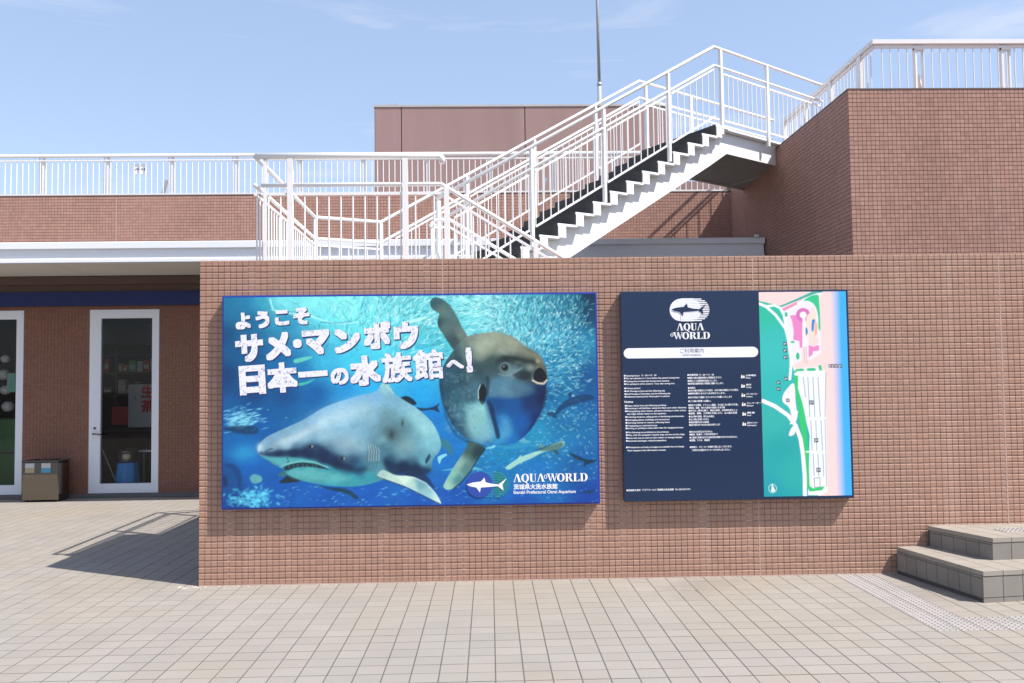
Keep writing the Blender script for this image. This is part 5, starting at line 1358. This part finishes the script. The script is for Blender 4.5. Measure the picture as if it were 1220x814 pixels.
# logo and heading
PXI = (IX1 - IX0) / 272.5
def IL(L): return [i2(730 + a / 6.78, 340 + b / 6.78) for a, b in L]
YI = YB - .001
flat_poly('logo_disc', [IL([(560 + 92 * math.cos(t), 199 + 92 * math.sin(t)) for t in np.linspace(0, 2 * math.pi, 37)[:-1]])], YI, ib, M_plainwhite)
polys = []
for i in range(13):
    z = -88 + i * 14.6; hw = math.sqrt(max(0, 92 ** 2 - z * z))
    for cx, th in ((635, 13.5 if True else 0), (700, 9.0)):
        polys.append(IL([(560, 199 + z - th / 2), (cx + hw, 199 + z - th / 2), (cx + hw, 199 + z + th / 2), (560, 199 + z + th / 2)]))
flat_poly('logo_stripes', polys, YI - .0003, ib, M_plainwhite)
flat_poly('logo_shark', [IL([(480 + (a - 100) * .88, 196 + (b - 190) * .88) for a, b in SHARK])], YI - .0042, ib, M_board_navy)
for wd_, xa, xb, yb_, h_ in (('AQUA', 807.5, 840.5, 394.2, 8.4), ('WORLD', 801, 848.2, 404.8, 8.2)):
    x0_, z0_ = i2(xa, yb_); x1_, _ = i2(xb, yb_)
    serif_word(wd_, x0_, z0_, x1_ - x0_, h_ * PXI, YI, ib, M_plainwhite)
pill = [(xx, yy) for xx, yy in [(1142 + 45 * math.cos(t), 542 + 42 * math.sin(t)) for t in np.linspace(-math.pi / 2, math.pi / 2, 14)] + [(132 - 43 * math.cos(t), 555 + 42 * math.sin(t)) for t in np.linspace(math.pi / 2, -math.pi / 2, 14)]]
flat_poly('heading_bar', [IL(pill)], YI, ib, M_plainwhite)
x0_, z0_ = i2(811.5, 418.6); x1_, _ = i2(840, 418.6)
put_text('ご利用案内', (x0_ + x1_) / 2, z0_, YI - .0008, ib, M_greytext, w=x1_ - x0_, size=.1)
x0_, z0_ = i2(815, 423.6); x1_, _ = i2(837, 423.6)
put_text('Information', (x0_ + x1_) / 2, z0_, YI - .0008, ib, M_greytext, w=x1_ - x0_, size=.1)
# text columns: (text, left x, right x, y) in picture units
EN = [('●Opening hours   9：00～17：00', 743.2, 783, 449.2), ('●The last admission is 1 hour before the posted closing time', 743.3, 810.8, 452.4), ('●Closing time is extended during some seasons.', 743.4, 799, 456), ('●Our parking lot will be closed in 1 hour after closing time.', 743.6, 805.4, 459.3),
      ('●Closed period', 743.8, 763.3, 464.5), ('●4th Monday in June and the following day', 744, 793.6, 467.9), ('●2nd Monday in December and the following day', 744.1, 800.2, 471.3), ('●Additional closed period. Notice given in advance', 744.2, 799, 474.6), ('Notice', 744, 754.6, 480.6),
      ('●Please refrain from the following activities.', 744.5, 795.5, 485.5), ('●Smoking in all facilities, using the flash and other likewise', 744.6, 819.2, 488.6), ('●Photographing other visitors, excessive drinking or other actions', 744.7, 819, 492), ('  that might disturb visitors to the aquarium.', 747, 795.2, 495.4),
      ('●Collecting donations, selling goods or distributing advertisements.', 745, 816.7, 499), ('●Damaging plants, buildings and structures.', 745.2, 799.4, 502.6), ('●Carrying animals or insects, collecting them.', 745.3, 799.7, 506), ('●Trespassing on restricted areas.', 745.4, 784.4, 509.6), ('●Driving or parking in areas other than the designated areas.', 745.4, 816, 512.6),
      ('●The following are prohibited on the premises.', 745.8, 798.4, 517.6), ('●Pets, with the exception of guide dogs and the service dogs.', 745.8, 817.5, 520.8), ('●Items that may be used to harm others or damage displays.', 745.9, 814.9, 524.3), ('●Alcoholic beverages, radios/loudspeakers', 746, 795.2, 527.8),
      ('●Wheelchairs and baby carriages are available free of charge.', 746, 817, 535.5), ('  Rent request at the information counter.', 748, 795, 539.3), ('●茨城県大洗町  アクアワールド 茨城県大洗水族館  Tel. 029-267-5151', 746.6, 824, 586.6)]
JP = [('●営業時間  9：00～17：00', 820.4, 852.4, 447.8), ('●最終入館は閉館時間の1時間前までです。', 820.5, 861.8, 451.3), ('●季節により営業時間を延長いたします。', 820.8, 856.5, 454.9), ('●駐車場は閉館時間の1時間後に閉鎖いたします。', 821, 863.8, 458.2), ('●休館日', 821.2, 829.8, 463.3), ('●6月の第4月曜日とその翌日  12月の第2月曜日とその翌日、', 821.3, 882, 466.5), ('●臨時休館日 あらかじめお知らせします。', 821.4, 866, 470), ('●次の行為はご遠慮くださいますようお願いいたします', 821.5, 874, 474.6),
      ('●ご入館の皆様へお願い。', 821.6, 849, 479.2), ('●館内での喫煙、フラッシュ撮影、その他これに類する行為。', 821.7, 881.5, 484), ('●飲酒、放歌、他の入館者の迷惑となる行為', 821.9, 865.6, 487.2), ('●許可なく寄付を募り、物品の販売、広告物を配ること', 822, 880.5, 490.6), ('●植物、建物、工作物をき損したり、立入禁止区域', 822.1, 880, 493.8), ('●生き物の採捕、持ち込み禁止', 822.3, 853, 497.6), ('●立入禁止区域への立入', 822.4, 846.5, 501), ('●指定場所以外の駐車', 822.5, 846.5, 504.4), ('●指定の場所以外での火気の使用はお断りします', 822.6, 860, 507.6),
      ('●次のものの持込みはできません。', 823, 851, 515.8), ('●動物（盲導犬・介助犬等を除く）', 823.1, 857, 519), ('●入館者に危害を加え又は展示物を損傷するおそれのあるもの。', 823.2, 880.5, 522.6), ('●酒類、ラジオ、楽器等', 823.3, 847.5, 526), ('●車椅子、ベビーカーを無料で貸し出しております。', 823.6, 874, 534), ('  ご利用の方は案内カウンターまでお申し出ください。', 826, 872, 537.6)]
IC = [('公衆電話', 'Phone', 890.4, 447.4, 901, 444.6), ('便所', 'Toilet', 890.6, 458.6, 895.5, 461.5), ('コインロッカー', 'Lockers', 891, 469.6, 903.5, 471.8), ('エレベーター', 'Elevator', 891.5, 480.4, 907, 483), ('軽食', 'Food', 892, 491.8, 900, 494), ('案内カウンター', 'Information', 892.2, 503.8, 903.5, 506)]
for col in (EN, JP):
    for s_, xa, xb, y_ in col:
        x0_, z0_ = i2(xa, y_); x1_, z1_ = i2(xb, y_)
        put_text(s_.strip(), (x0_ + x1_) / 2, z0_, YI, ib, M_plainwhite, w=x1_ - x0_, h=2.45 * PXI, size=.02, offset=.02, rot=.004, name='text_line')
for a, b, xa, ya, xb, yb_ in IC:
    x0_, z0_ = i2(xa, ya + .6); x1_, _ = i2(xb + 1.5, ya)
    put_text(a, (x0_ + x1_) / 2, z0_, YI, ib, M_plainwhite, w=x1_ - x0_, h=2.2 * PXI, size=.02, offset=.02, name='text_line')
    x0_, z0_ = i2(xa, ya + 3.6); x1_, _ = i2(xa + 5.5 + (len(b) - 5) * .9, ya)
    put_text(b, (x0_ + x1_) / 2, z0_, YI, ib, M_plainwhite, w=x1_ - x0_, h=1.7 * PXI, size=.02, offset=.02, name='text_line')
    cx, cz = i2(xa - 3.6, ya + 1.8); h_ = 2.9 * PXI
    flat_poly('pictogram', [[(cx - h_, cz - h_), (cx + h_, cz - h_), (cx + h_, cz + h_), (cx - h_, cz + h_)]], YI, ib, M_black)
    hd = [(cx - .4 * h_ + .25 * h_ * math.cos(t), cz + .45 * h_ + .22 * h_ * math.sin(t)) for t in np.linspace(0, 6.28, 9)[:-1]]
    flat_poly('pictogram_mark', [hd, [(cx - .75 * h_, cz - .75 * h_), (cx - .05 * h_, cz - .75 * h_), (cx - .1 * h_, cz + .2 * h_), (cx - .7 * h_, cz + .2 * h_)], [(cx + .1 * h_, cz - .7 * h_), (cx + .75 * h_, cz - .7 * h_), (cx + .75 * h_, cz + .3 * h_), (cx + .1 * h_, cz + .3 * h_)]], YI - .0006, ib, M_plainwhite)
# banner lettering inside the shop
put_text('生', -5.36, 1.50, 6.897, bn, M_red, h=.20, size=.2, offset=.04)
put_text('茶', -5.36, 1.27, 6.897, bn, M_red, h=.20, size=.2, offset=.04)
put_text('冷', -5.56, 1.40, 6.897, bn, M_greytext, h=.05, size=.2, offset=.02)
